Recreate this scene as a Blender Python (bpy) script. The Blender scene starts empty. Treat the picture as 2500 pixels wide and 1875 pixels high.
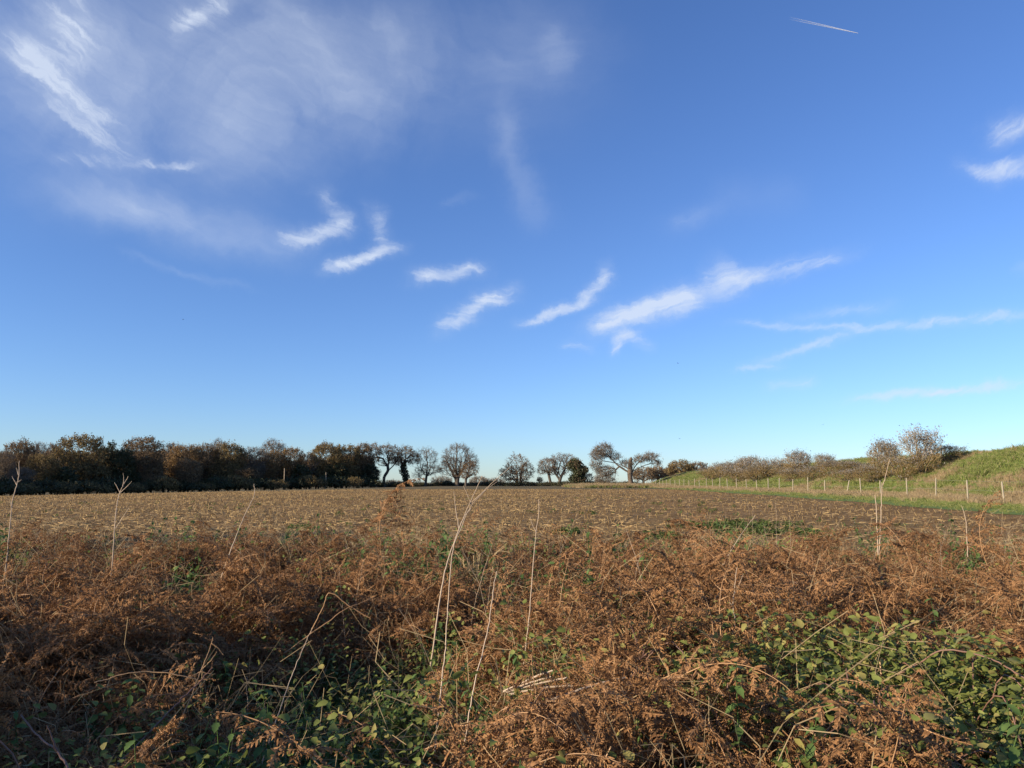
import bpy, math, random
import numpy as np

# ------------------------------------------------------------------ basics
SC = bpy.context.scene
COL = SC.collection
R = math.radians
EYE = 1.6
PITCH = R(7.45)
FPX = 1878.0                       # focal length in pixels of a 2500 px wide picture
SUN_AZ, SUN_EL = R(-117), R(18)     # azimuth from +Y towards +X, elevation

# ------------------------------------------------------------------ camera
cam_d = bpy.data.cameras.new('camera')
cam_d.sensor_fit = 'HORIZONTAL'
cam_d.sensor_width = 36.0
cam_d.lens = 36.0 * FPX / 2500.0
cam_d.clip_start = 0.05
cam_d.clip_end = 60000
cam = bpy.data.objects.new('camera', cam_d)
COL.objects.link(cam)
cam.location = (0, 0, EYE)
cam.rotation_euler = (R(90) + PITCH, 0, 0)
SC.camera = cam


def P(px, py, D):
    """a point of the place seen at photo pixel (px, py) at D metres ahead"""
    u = (px - 1250) / FPX
    v = (937.5 - py) / FPX
    Y = math.cos(PITCH) - v * math.sin(PITCH)
    Z = math.sin(PITCH) + v * math.cos(PITCH)
    k = D / Y
    return np.array((u * k, D, EYE + Z * k))


# ------------------------------------------------------------------ sky (world) with cirrus
def build_world():
    w = bpy.data.worlds.new('World')
    SC.world = w
    w.use_nodes = True
    w.cycles.sampling_method = 'MANUAL'
    w.cycles.sample_map_resolution = 256
    nt = w.node_tree
    nt.nodes.clear()
    N, L = nt.nodes, nt.links

    def node(t, **k):
        n = N.new(t)
        for a, b in k.items():
            setattr(n, a, b)
        return n

    def put(s, v):
        if hasattr(v, 'is_linked') or isinstance(v, bpy.types.NodeSocket):
            L.new(v, s)
        else:
            s.default_value = v

    def math_(op, a, b=0.0, c=None, clamp=False):
        n = node('ShaderNodeMath', operation=op, use_clamp=clamp)
        put(n.inputs[0], a)
        put(n.inputs[1], b)
        if c is not None:
            put(n.inputs[2], c)
        return n.outputs[0]

    sky = node('ShaderNodeTexSky', sky_type='NISHITA')
    sky.sun_disc = False
    sky.sun_elevation = SUN_EL
    sky.sun_rotation = SUN_AZ
    sky.air_density = 1.0
    sky.dust_density = 0.15
    sky.ozone_density = 2.2
    sky.altitude = 100
    hs = node('ShaderNodeHueSaturation')
    hs.inputs['Saturation'].default_value = 1.0
    hs.inputs['Value'].default_value = 1.0
    L.new(sky.outputs[0], hs.inputs['Color'])

    tc = node('ShaderNodeTexCoord')
    sep = node('ShaderNodeSeparateXYZ')
    L.new(tc.outputs['Generated'], sep.inputs[0])
    az = math_('ARCTAN2', sep.outputs[0], sep.outputs[1])
    el = math_('ARCSINE', sep.outputs[2])
    cmb = node('ShaderNodeCombineXYZ')
    L.new(az, cmb.inputs[0])
    L.new(el, cmb.inputs[1])
    # ragged warp of the coordinates
    wn = node('ShaderNodeTexNoise')
    wn.inputs['Scale'].default_value = 22
    wn.inputs['Detail'].default_value = 6
    wn.inputs['Roughness'].default_value = 0.62
    L.new(cmb.outputs[0], wn.inputs['Vector'])
    wsep = node('ShaderNodeSeparateColor')
    L.new(wn.outputs['Color'], wsep.inputs[0])
    wa = math_('MULTIPLY_ADD', wsep.outputs[0], 0.050, -0.025)
    we = math_('MULTIPLY_ADD', wsep.outputs[1], 0.030, -0.015)
    az2 = math_('ADD', az, wa)
    el2 = math_('ADD', el, we)
    c2 = node('ShaderNodeCombineXYZ')
    L.new(az2, c2.inputs[0])
    L.new(el2, c2.inputs[1])
    # fibres drawn out along the wind
    bent = math_('SUBTRACT', el2, math_('MULTIPLY', math_('MULTIPLY', az2, az2), 0.45))
    c3 = node('ShaderNodeCombineXYZ')
    L.new(az2, c3.inputs[0])
    L.new(bent, c3.inputs[1])
    fm = node('ShaderNodeMapping')
    fm.inputs['Scale'].default_value = (13, 66, 1)
    L.new(c3.outputs[0], fm.inputs[0])
    fn = node('ShaderNodeTexNoise')
    fn.inputs['Scale'].default_value = 1.0
    fn.inputs['Detail'].default_value = 9
    fn.inputs['Roughness'].default_value = 0.62
    fn.inputs['Distortion'].default_value = 0.6
    L.new(fm.outputs[0], fn.inputs['Vector'])
    bn = node('ShaderNodeTexNoise')
    bn.inputs['Scale'].default_value = 5
    bn.inputs['Detail'].default_value = 7
    bn.inputs['Roughness'].default_value = 0.55
    bn.inputs['Distortion'].default_value = 0.8
    L.new(c2.outputs[0], bn.inputs['Vector'])
    fib = math_('MULTIPLY_ADD', fn.outputs['Fac'], 2.3, -0.68, clamp=True)
    soft = math_('MULTIPLY_ADD', bn.outputs['Fac'], 2.2, -0.62, clamp=True)

    # one cirrus streak: a bent, soft-edged stroke
    g = bpy.data.node_groups.new('cirrus_streak', 'ShaderNodeTree')
    for nm in ('az', 'el', 'ca', 'ce', 'cos', 'sin', 'ihl', 'ihw', 'bend', 'amp'):
        g.interface.new_socket(nm, in_out='INPUT', socket_type='NodeSocketFloat')
    g.interface.new_socket('d', in_out='OUTPUT', socket_type='NodeSocketFloat')
    gi = g.nodes.new('NodeGroupInput')
    go = g.nodes.new('NodeGroupOutput')

    def gm(op, a, b=0.0):
        n = g.nodes.new('ShaderNodeMath')
        n.operation = op
        for s, v in zip(n.inputs, (a, b)):
            if isinstance(v, bpy.types.NodeSocket):
                g.links.new(v, s)
            else:
                s.default_value = v
        return n.outputs[0]
    I = gi.outputs
    dx = gm('SUBTRACT', I['az'], I['ca'])
    dy = gm('SUBTRACT', I['el'], I['ce'])
    p = gm('ADD', gm('MULTIPLY', dx, I['cos']), gm('MULTIPLY', dy, I['sin']))
    q = gm('SUBTRACT', gm('MULTIPLY', dy, I['cos']), gm('MULTIPLY', dx, I['sin']))
    pn = gm('MULTIPLY', p, I['ihl'])
    pn2 = gm('MULTIPLY', pn, pn)
    qn = gm('MULTIPLY', gm('SUBTRACT', q, gm('MULTIPLY', pn2, I['bend'])), I['ihw'])
    e = gm('ADD', gm('MULTIPLY', pn2, pn2), gm('MULTIPLY', qn, qn))
    d = gm('MULTIPLY', gm('EXPONENT', gm('MULTIPLY', e, -1.0)), I['amp'])
    g.links.new(d, go.inputs[0])

    def streak(x0, y0, x1, y1, width, amp, bend=0.0):
        a = []
        for (x, y) in ((x0, y0), (x1, y1)):
            v = P(x, y, 1.0) - np.array((0, 0, EYE))
            v /= np.linalg.norm(v)
            a.append((math.atan2(v[0], v[1]), math.asin(v[2])))
        (a0, e0), (a1, e1) = a
        hl = max(1e-4, math.hypot(a1 - a0, e1 - e0) / 2)
        t = math.atan2(e1 - e0, a1 - a0)
        n = node('ShaderNodeGroup')
        n.node_tree = g
        L.new(az2, n.inputs['az'])
        L.new(el2, n.inputs['el'])
        for k_, v_ in (('ca', (a0 + a1) / 2), ('ce', (e0 + e1) / 2), ('cos', math.cos(t)), ('sin', math.sin(t)),
                       ('ihl', 0.92 / hl), ('ihw', FPX / width), ('bend', bend / FPX), ('amp', amp)):
            n.inputs[k_].default_value = v_
        return n.outputs[0]

    def total(items):
        s = None
        for it in items:
            o = streak(*it)
            s = o if s is None else math_('ADD', s, o)
        return s

    crisp = total([
        (28, 105, 285, 350, 38, .72), (150, -40, 200, 150, 55, .5), (545, 5, 425, 80, 26, .65),
        (120, 378, 330, 400, 14, .3), (330, 402, 490, 406, 10, .55), (705, 600, 850, 555, 22, .85, 6),
        (850, 560, 775, 470, 22, .5), (805, 652, 965, 608, 15, 1.1, -6), (940, 600, 905, 500, 22, .5),
        (1010, 680, 1175, 660, 18, .8), (1075, 790, 1245, 705, 22, .85, -8), (325, 626, 595, 702, 8, .22),
        (1275, 785, 1440, 732, 11, .95, -5), (1425, 738, 1490, 655, 18, .85, 5), (1452, 797, 1690, 722, 26, 1.25), (1640, 745, 1830, 675, 28, .75),
        (1790, 690, 2060, 622, 18, .62), (1740, 690, 1790, 640, 34, .6), (1488, 852, 1545, 810, 15, .8),
        (1540, 815, 1590, 850, 16, .45), (1815, 790, 2060, 802, 9, .55), (2060, 803, 2540, 757, 12, .58, -4),
        (1930, 775, 2160, 747, 13, .42), (1850, 885, 2070, 825, 10, .7), (1800, 905, 1895, 897, 7, .5),
        (1880, 942, 1985, 928, 13, .5), (2100, 972, 2480, 935, 11, .8), (2405, 330, 2530, 290, 24, .75),
        (2350, 408, 2540, 430, 18, .7), (2440, 400, 2530, 390, 16, .5), (1640, 548, 1720, 524, 14, .12),
        (2470, 655, 2540, 650, 12, .3), (1370, 835, 1440, 845, 12, .25), (1080, 500, 1165, 478, 9, .14),
    ])
    veil = total([
        (-80, 90, 760, 170, 200, .75), (150, 470, 720, 600, 46, .6), (400, 330, 1000, 230, 110, .38),
        (1225, 240, 1265, 470, 34, .34), (1335, 70, 1385, 170, 40, .28), (925, 30, 975, 130, 36, .25),
        (1290, 430, 1310, 560, 36, .25), (620, 90, 1400, 140, 130, .42), (1620, 560, 1760, 510, 26, .2),
        (60, 60, 220, 200, 130, .4), (1750, 480, 1950, 470, 40, .12),
    ])
    core = math_('MAXIMUM', math_('SUBTRACT', math_('MULTIPLY', crisp, 1.15), math_('MULTIPLY_ADD', fib, -0.66, 0.62)), 0.0)
    core = math_('MULTIPLY', core, math_('MULTIPLY_ADD', math_('MULTIPLY', soft, fib), .75, .32))
    halo = math_('MULTIPLY', crisp, math_('MULTIPLY_ADD', fib, .42, .18))
    vl = math_('MULTIPLY', veil, math_('MULTIPLY_ADD', math_('MULTIPLY', soft, math_('MULTIPLY_ADD', fib, .28, .62)), 0.85, 0.14))
    dens = math_('ADD', math_('ADD', core, halo), vl)
    dens = math_('MINIMUM', math_('MULTIPLY', dens, 0.86), 0.80)
    mix = node('ShaderNodeMix', data_type='RGBA')
    L.new(dens, mix.inputs['Factor'])
    # the whole sky as the camera's white balance shows it
    wb = node('ShaderNodeMix', data_type='RGBA', blend_type='MULTIPLY')
    wb.inputs['Factor'].default_value = 1.0
    L.new(hs.outputs[0], wb.inputs['A'])
    wb.inputs['B'].default_value = (1.02, 1.33, 1.98, 1)
    L.new(wb.outputs['Result'], mix.inputs['A'])
    mix.inputs['B'].default_value = (7.7, 8.6, 10.2, 1)
    bg = node('ShaderNodeBackground')
    bg.inputs['Strength'].default_value = 0.0565
    L.new(mix.outputs['Result'], bg.inputs['Color'])
    out = node('ShaderNodeOutputWorld')
    L.new(bg.outputs[0], out.inputs['Surface'])
    return sky, hs, bg


build_world()

# ------------------------------------------------------------------ sun
sd = bpy.data.lights.new('sun', 'SUN')
sd.energy = 5.0
sd.angle = R(0.53)
sd.color = (1.0, 0.85, 0.66)
sun = bpy.data.objects.new('sun', sd)
COL.objects.link(sun)
_s = np.array((math.sin(SUN_AZ) * math.cos(SUN_EL), math.cos(SUN_AZ) * math.cos(SUN_EL), math.sin(SUN_EL)))
from mathutils import Vector, Euler, Matrix
sun.rotation_euler = Vector(_s).to_track_quat('Z', 'Y').to_euler()
sun.location = (-30, -5, 30)

vs = SC.view_settings
SC.display_settings.display_device = 'sRGB'
vs.view_transform = 'Standard'
vs.look = 'None'
vs.exposure = 0.75
vs.gamma = 1.0
vs.use_curve_mapping = False
SC.cycles.max_bounces = 6
SC.cycles.diffuse_bounces = 3
SC.cycles.glossy_bounces = 2
SC.cycles.transmission_bounces = 4
SC.cycles.transparent_max_bounces = 6
SC.cycles.use_denoising = True


# ------------------------------------------------------------------ materials
def material(name, c1, c2, scale=3.0, rough=0.85, trans=0.0, c3=None, f3=0.3, objrand=0.5, bump=0.0, bscale=None,
             detail=5, spec=0.2, stretch=(1, 1, 1), pale=None):
    """two colours mixed by noise and by a random number of each object; c3 comes in with a second noise"""
    m = bpy.data.materials.new(name)
    m.use_nodes = True
    nt = m.node_tree
    N, L = nt.nodes, nt.links
    N.clear()
    out = N.new('ShaderNodeOutputMaterial')
    b = N.new('ShaderNodeBsdfPrincipled')
    b.inputs['Roughness'].default_value = rough
    b.inputs['Specular IOR Level'].default_value = spec
    tc = N.new('ShaderNodeTexCoord')
    mp = N.new('ShaderNodeMapping')
    mp.inputs['Scale'].default_value = stretch
    L.new(tc.outputs['Object'], mp.inputs[0])
    n1 = N.new('ShaderNodeTexNoise')
    n1.inputs['Scale'].default_value = scale
    n1.inputs['Detail'].default_value = detail
    n1.inputs['Roughness'].default_value = 0.65
    L.new(mp.outputs[0], n1.inputs['Vector'])
    oi = N.new('ShaderNodeObjectInfo')
    geo = N.new('ShaderNodeNewGeometry')
    # factor = contrast(noise) * (1-objrand) + mix of random numbers * objrand
    a = N.new('ShaderNodeMath'); a.operation = 'MULTIPLY_ADD'; a.use_clamp = True
    L.new(n1.outputs['Fac'], a.inputs[0]); a.inputs[1].default_value = 2.4; a.inputs[2].default_value = -0.7
    r = N.new('ShaderNodeMath'); r.operation = 'ADD'
    L.new(oi.outputs['Random'], r.inputs[0]); L.new(geo.outputs['Random Per Island'], r.inputs[1])
    rr = N.new('ShaderNodeMath'); rr.operation = 'MULTIPLY'
    L.new(r.outputs[0], rr.inputs[0]); rr.inputs[1].default_value = 0.5
    mx = N.new('ShaderNodeMix'); mx.data_type = 'FLOAT'
    mx.inputs['Factor'].default_value = objrand
    L.new(a.outputs[0], mx.inputs['A']); L.new(rr.outputs[0], mx.inputs['B'])
    col = N.new('ShaderNodeMix'); col.data_type = 'RGBA'
    col.inputs['A'].default_value = (*c1, 1); col.inputs['B'].default_value = (*c2, 1)
    L.new(mx.outputs['Result'], col.inputs['Factor'])
    cur = col.outputs['Result']
    if c3 is not None:
        wn = N.new('ShaderNodeTexWhiteNoise'); wn.noise_dimensions = '2D'
        cb = N.new('ShaderNodeCombineXYZ')
        L.new(oi.outputs['Random'], cb.inputs[0]); L.new(geo.outputs['Random Per Island'], cb.inputs[1])
        L.new(cb.outputs[0], wn.inputs['Vector'])
        lt = N.new('ShaderNodeMath'); lt.operation = 'LESS_THAN'
        L.new(wn.outputs['Value'], lt.inputs[0]); lt.inputs[1].default_value = f3
        c_ = N.new('ShaderNodeMix'); c_.data_type = 'RGBA'
        L.new(lt.outputs[0], c_.inputs['Factor']); L.new(cur, c_.inputs['A']); c_.inputs['B'].default_value = (*c3, 1)
        cur = c_.outputs['Result']
    L.new(cur, b.inputs['Base Color'])
    if bump:
        n2 = N.new('ShaderNodeTexNoise'); n2.inputs['Scale'].default_value = bscale or scale * 6
        n2.inputs['Detail'].default_value = 6
        L.new(mp.outputs[0], n2.inputs['Vector'])
        bp = N.new('ShaderNodeBump'); bp.inputs['Strength'].default_value = bump; bp.inputs['Distance'].default_value = 0.05
        L.new(n2.outputs['Fac'], bp.inputs['Height']); L.new(bp.outputs[0], b.inputs['Normal'])
    if trans > 0:
        t = N.new('ShaderNodeBsdfTranslucent')
        L.new(cur, t.inputs['Color'])
        ms = N.new('ShaderNodeMixShader'); ms.inputs[0].default_value = trans
        L.new(b.outputs[0], ms.inputs[1]); L.new(t.outputs[0], ms.inputs[2])
        L.new(ms.outputs[0], out.inputs['Surface'])
    else:
        L.new(b.outputs[0], out.inputs['Surface'])
    return m


MT = {}
MT['bark'] = material('bark', (.060, .050, .040), (.13, .105, .080), 2.0, bump=.6)
MT['bark_oak'] = material('bark_oak', (.075, .056, .04), (.16, .12, .085), 2.0, bump=.8)
MT['twig_grey'] = material('twig_grey', (.10, .08, .06), (.21, .168, .125), .6, objrand=.6)
MT['twig_brown'] = material('twig_brown', (.10, .066, .042), (.20, .14, .09), .6, objrand=.6)
MT['leaf_olive'] = material('leaf_olive', (.145, .105, .042), (.295, .21, .088), .35, trans=.25, c3=(.09, .068, .03), f3=.2, objrand=.35)
MT['leaf_rust'] = material('leaf_rust', (.15, .10, .053), (.30, .205, .108), .35, trans=.25, c3=(.09, .06, .03), f3=.2, objrand=.35)
MT['leaf_orange'] = material('leaf_orange', (.20, .125, .05), (.35, .225, .095), .35, trans=.3, c3=(.12, .07, .03), f3=.2, objrand=.35)
MT['leaf_ivy'] = material('leaf_ivy', (.024, .030, .013), (.075, .082, .030), .5, rough=.6, trans=.1, objrand=.5, spec=.35)
MT['leaf_pale'] = material('leaf_pale', (.20, .15, .10), (.36, .29, .21), .5, trans=.2)
MT['scrub'] = material('scrub', (.185, .125, .052), (.39, .28, .13), .5, trans=.15)
MT['scrub_tip'] = material('scrub_tip', (.10, .09, .07), (.36, .33, .29), .5, trans=.1)
MT['fluff'] = material('fluff', (.24, .215, .195), (.42, .38, .35), .5, trans=.2)
MT['post'] = material('post', (.22, .185, .125), (.40, .345, .245), 6, bump=.3, objrand=.4, stretch=(1, 1, .15))
MT['wire'] = material('wire', (.22, .22, .21), (.3, .3, .29), 4, rough=.5)
MT['straw'] = material('straw', (.23, .148, .060), (.47, .325, .145), .12, objrand=.75, c3=(.16, .10, .042), f3=.45)
MT['grass'] = material('grass', (.125, .165, .034), (.27, .305, .085), .25, trans=.3, objrand=.55, c3=(.37, .33, .15), f3=.2)
MT['grass_dry'] = material('grass_dry', (.28, .195, .10), (.47, .36, .20), .3, trans=.3, objrand=.6)
MT['weed'] = material('weed', (.065, .105, .026), (.15, .19, .05), .6, trans=.3, objrand=.6)
MT['bracken'] = material('bracken', (.19, .090, .035), (.46, .250, .108), 1.2, trans=.28, objrand=.62, c3=(.115, .062, .030), f3=.24)
MT['bracken_stalk'] = material('bracken_stalk', (.25, .125, .05), (.46, .28, .13), 3, rough=.55, objrand=.6, spec=.35)
MT['tangle'] = material('tangle', (.14, .066, .028), (.36, .19, .08), 2.0, trans=.15, objrand=.6, c3=(.42, .29, .15), f3=.14)
MT['stem_pale'] = material('stem_pale', (.30, .215, .14), (.56, .44, .31), 5, rough=.6, objrand=.3, stretch=(1, 1, .2))
MT['stem_dark'] = material('stem_dark', (.12, .065, .045), (.24, .13, .085), 5, rough=.5, objrand=.4, spec=.35)
MT['nettle'] = material('nettle', (.052, .10, .028), (.14, .215, .058), 8, trans=.32, objrand=.5, rough=.6)
MT['bramble_leaf'] = material('bramble_leaf', (.095, .125, .026), (.27, .29, .075), 14, trans=.3, objrand=.65, rough=.65,
                              c3=(.30, .26, .08), f3=.22, spec=.2)
MT['leaf_yellow'] = material('leaf_yellow', (.42, .33, .05), (.55, .46, .12), 14, trans=.3, objrand=.5, rough=.5)
MT['leaf_red'] = material('leaf_red', (.19, .045, .022), (.30, .11, .06), 14, trans=.25, objrand=.5, rough=.5)
MT['leaf_olivegreen'] = material('leaf_olivegreen', (.17, .17, .055), (.30, .28, .11), 14, trans=.28, objrand=.5, rough=.55)
MT['contrail'] = None


def soil_material():
    m = bpy.data.materials.new('soil')
    m.use_nodes = True
    nt = m.node_tree
    N, L = nt.nodes, nt.links
    b = N['Principled BSDF']
    b.inputs['Roughness'].default_value = 0.95
    b.inputs['Specular IOR Level'].default_value = 0.1
    tc = N.new('ShaderNodeTexCoord')

    def noise(scale, detail=6, rough=.6, st=(1, 1, 1)):
        mp = N.new('ShaderNodeMapping'); mp.inputs['Scale'].default_value = st
        L.new(tc.outputs['Object'], mp.inputs[0])
        n = N.new('ShaderNodeTexNoise'); n.inputs['Scale'].default_value = scale
        n.inputs['Detail'].default_value = detail; n.inputs['Roughness'].default_value = rough
        L.new(mp.outputs[0], n.inputs['Vector'])
        return n.outputs['Fac']

    def ramp(f, lo, hi):
        r = N.new('ShaderNodeMapRange'); r.inputs['From Min'].default_value = lo; r.inputs['From Max'].default_value = hi
        L.new(f, r.inputs['Value'])
        return r.outputs[0]

    def mixc(f, a, bb):
        x = N.new('ShaderNodeMix'); x.data_type = 'RGBA'
        if isinstance(f, float):
            x.inputs['Factor'].default_value = f
        else:
            L.new(f, x.inputs['Factor'])
        for s, v in ((x.inputs['A'], a), (x.inputs['B'], bb)):
            if isinstance(v, tuple):
                s.default_value = (*v, 1)
            else:
                L.new(v, s)
        return x.outputs['Result']
    base = mixc(ramp(noise(.9, 8), .35, .65), (.128, .074, .026), (.275, .168, .066))
    # broken straw and chaff lying on the soil
    chaff = ramp(noise(9, 8, .75, (.5, 1, 1)), .52, .68)
    base = mixc(chaff, base, (.25, .165, .070))
    # thin green weeds and moss in patches, drawn out along the drilling rows
    weeds = N.new('ShaderNodeMath'); weeds.operation = 'MULTIPLY'
    L.new(ramp(noise(.12, 5, .6, (.35, 1, 1)), .50, .68), weeds.inputs[0])
    L.new(ramp(noise(1.6, 6, .7, (.4, 1, 1)), .42, .62), weeds.inputs[1])
    base = mixc(weeds.outputs[0], base, (.095, .10, .033))
    # unploughed headland far out
    sp = N.new('ShaderNodeSeparateXYZ'); L.new(tc.outputs['Object'], sp.inputs[0])
    ed = N.new('ShaderNodeMath'); ed.operation = 'MULTIPLY_ADD'
    L.new(noise(.05, 3), ed.inputs[0]); ed.inputs[1].default_value = 30; L.new(sp.outputs[1], ed.inputs[2])
    hl = ramp(ed.outputs[0], 112, 122)
    head = mixc(ramp(noise(.35, 6, .7, (.3, 1, 1)), .35, .65), (.085, .070, .030), (.20, .15, .075))
    base = mixc(hl, base, head)
    L.new(base, b.inputs['Base Color'])
    bp = N.new('ShaderNodeBump'); bp.inputs['Strength'].default_value = 1.0; bp.inputs['Distance'].default_value = .12
    L.new(noise(2.2, 9, .7), bp.inputs['Height'])
    L.new(bp.outputs[0], b.inputs['Normal'])
    return m


MT['soil'] = soil_material()
MT['turf'] = material('turf', (.08, .125, .024), (.16, .20, .045), .8, bump=.8, objrand=0, detail=9)


# ------------------------------------------------------------------ mesh helpers
class MB:
    """collects vertices and faces (numpy) and builds one mesh"""

    def __init__(s):
        s.v, s.f, s.m, s.n = [], [], [], 0

    def add(s, v, f, mi=0):
        v = np.asarray(v, float).reshape(-1, 3)
        f = np.asarray(f, int)
        s.v.append(v)
        s.f.append(f + s.n)
        s.m.append(np.full(len(f), mi, int))
        s.n += len(v)
        return s

    def mesh(s, name, mats, smooth=False):
        me = bpy.data.meshes.new(name)
        V = np.concatenate(s.v) if s.v else np.zeros((0, 3))
        me.vertices.add(len(V))
        me.vertices.foreach_set('co', V.astype(np.float32).ravel())
        li = np.concatenate([f.ravel() for f in s.f])
        cnt = np.concatenate([np.full(len(f), f.shape[1], int) for f in s.f])
        me.loops.add(len(li))
        me.loops.foreach_set('vertex_index', li.astype(np.int32))
        me.polygons.add(len(cnt))
        me.polygons.foreach_set('loop_start', np.concatenate(([0], np.cumsum(cnt)[:-1])).astype(np.int32))
        me.polygons.foreach_set('material_index', np.concatenate(s.m).astype(np.int32))
        if smooth:
            me.polygons.foreach_set('use_smooth', np.ones(len(cnt), bool))
        for m in (mats if isinstance(mats, (list, tuple)) else [mats]):
            me.materials.append(m)
        me.update(calc_edges=True)
        return me


def nrm(v):
    return v / np.maximum(np.linalg.norm(v, axis=-1, keepdims=True), 1e-9)


def perp(d):
    a = np.where(np.abs(d[:, 2:3]) < .9, np.array([[0, 0, 1.]]), np.array([[1., 0, 0]]))
    s = nrm(np.cross(d, a))
    return s, np.cross(s, d)


def prisms(mb, A, B, ra, rb, k=4, mi=0):
    """n tapered open prisms from A to B"""
    A, B = np.asarray(A, float), np.asarray(B, float)
    n = len(A)
    if n == 0:
        return
    d = nrm(B - A)
    s, t = perp(d)
    ra = np.broadcast_to(np.asarray(ra, float), (n,)); rb = np.broadcast_to(np.asarray(rb, float), (n,))
    an = np.arange(k) * 2 * math.pi / k
    ring = np.cos(an)[None, :, None] * s[:, None] + np.sin(an)[None, :, None] * t[:, None]
    V = np.concatenate((A[:, None] + ring * ra[:, None, None], B[:, None] + ring * rb[:, None, None]), 1)
    i = np.arange(k); j = (i + 1) % k
    f = np.stack((i, j, j + k, i + k), 1)
    F = (f[None] + (np.arange(n) * 2 * k)[:, None, None]).reshape(-1, 4)
    mb.add(V, F, mi)


def ribbons(mb, A, B, w0, w1, rng, mi=0, side=None):
    A, B = np.asarray(A, float), np.asarray(B, float)
    n = len(A)
    if n == 0:
        return
    if side is None:
        side = rng.normal(size=(n, 3))
    d = nrm(B - A)
    s = nrm(np.cross(d, side))
    w0 = np.broadcast_to(np.asarray(w0, float), (n,))[:, None]; w1 = np.broadcast_to(np.asarray(w1, float), (n,))[:, None]
    V = np.stack((A - s * w0, A + s * w0, B + s * w1, B - s * w1), 1)
    F = (np.arange(4)[None] + (np.arange(n) * 4)[:, None])
    mb.add(V, F, mi)


def tube(mb, pts, rad, k=6, mi=0):
    pts = np.asarray(pts, float)
    n = len(pts)
    rad = np.broadcast_to(np.asarray(rad, float), (n,))
    d = nrm(np.gradient(pts, axis=0))
    s, t = perp(d)
    for i in range(1, n):                       # keep the frame from flipping
        s[i] = s[i - 1] - d[i] * np.dot(s[i - 1], d[i])
        s[i] /= max(np.linalg.norm(s[i]), 1e-9)
        t[i] = np.cross(s[i], d[i])
    an = np.arange(k) * 2 * math.pi / k
    V = pts[:, None] + (np.cos(an)[None, :, None] * s[:, None] + np.sin(an)[None, :, None] * t[:, None]) * rad[:, None, None]
    i = np.arange(k); j = (i + 1) % k
    f = np.stack((i, j, j + k, i + k), 1)
    F = (f[None] + (np.arange(n - 1) * k)[:, None, None]).reshape(-1, 4)
    mb.add(V, F, mi)
    if k >= 5:
        mb.add(np.concatenate((V[-1], [pts[-1]])), np.stack((i, j, np.full(k, k)), 1), mi)


def curve(pts, n, rng=None, wob=0.0):
    """smooth polyline through the control points (Catmull-Rom)"""
    p = np.asarray(pts, float)
    q = np.concatenate(([2 * p[0] - p[1]], p, [2 * p[-1] - p[-2]]))
    out = []
    m = len(p) - 1
    for x in np.linspace(0, m, n):
        i = min(int(x), m - 1)
        t = x - i
        a, b, c, d = q[i:i + 4]
        out.append(.5 * ((2 * b) + (-a + c) * t + (2 * a - 5 * b + 4 * c - d) * t ** 2 + (-a + 3 * b - 3 * c + d) * t ** 3))
    out = np.array(out)
    if rng is not None and wob:
        w = rng.normal(size=out.shape) * wob
        w[0] = 0
        out = out + w
    return out


def obj(name, me, parent=None, loc=(0, 0, 0), rot=(0, 0, 0), scale=(1, 1, 1)):
    o = bpy.data.objects.new(name, me)
    COL.objects.link(o)
    o.location = loc
    o.rotation_euler = rot
    o.scale = scale
    if parent is not None:
        o.parent = parent
    return o


def tag(o, label=None, cat=None, group=None, kind=None):
    for k, v in (('label', label), ('category', cat), ('group', group), ('kind', kind)):
        if v:
            o[k] = v
    return o


def thing(name, label, cat, loc=(0, 0, 0), rotz=0.0, group=None, scale=(1, 1, 1)):
    return tag(obj(name, None, None, loc, (0, 0, rotz), scale), label, cat, group)


def copy_thing(src, loc, rotz, label, group=None, scale=(1, 1, 1)):
    c = src.copy()
    COL.objects.link(c)
    c.location = loc
    c.rotation_euler = (0, 0, rotz)
    c.scale = scale
    c['label'] = label
    if group:
        c['group'] = group
    elif 'group' in c:
        del c['group']
    for ch in src.children:
        d = ch.copy()
        COL.objects.link(d)
        d.parent = c
        for g_ in ch.children:
            e = g_.copy()
            COL.objects.link(e)
            e.parent = d
    return c


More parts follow.
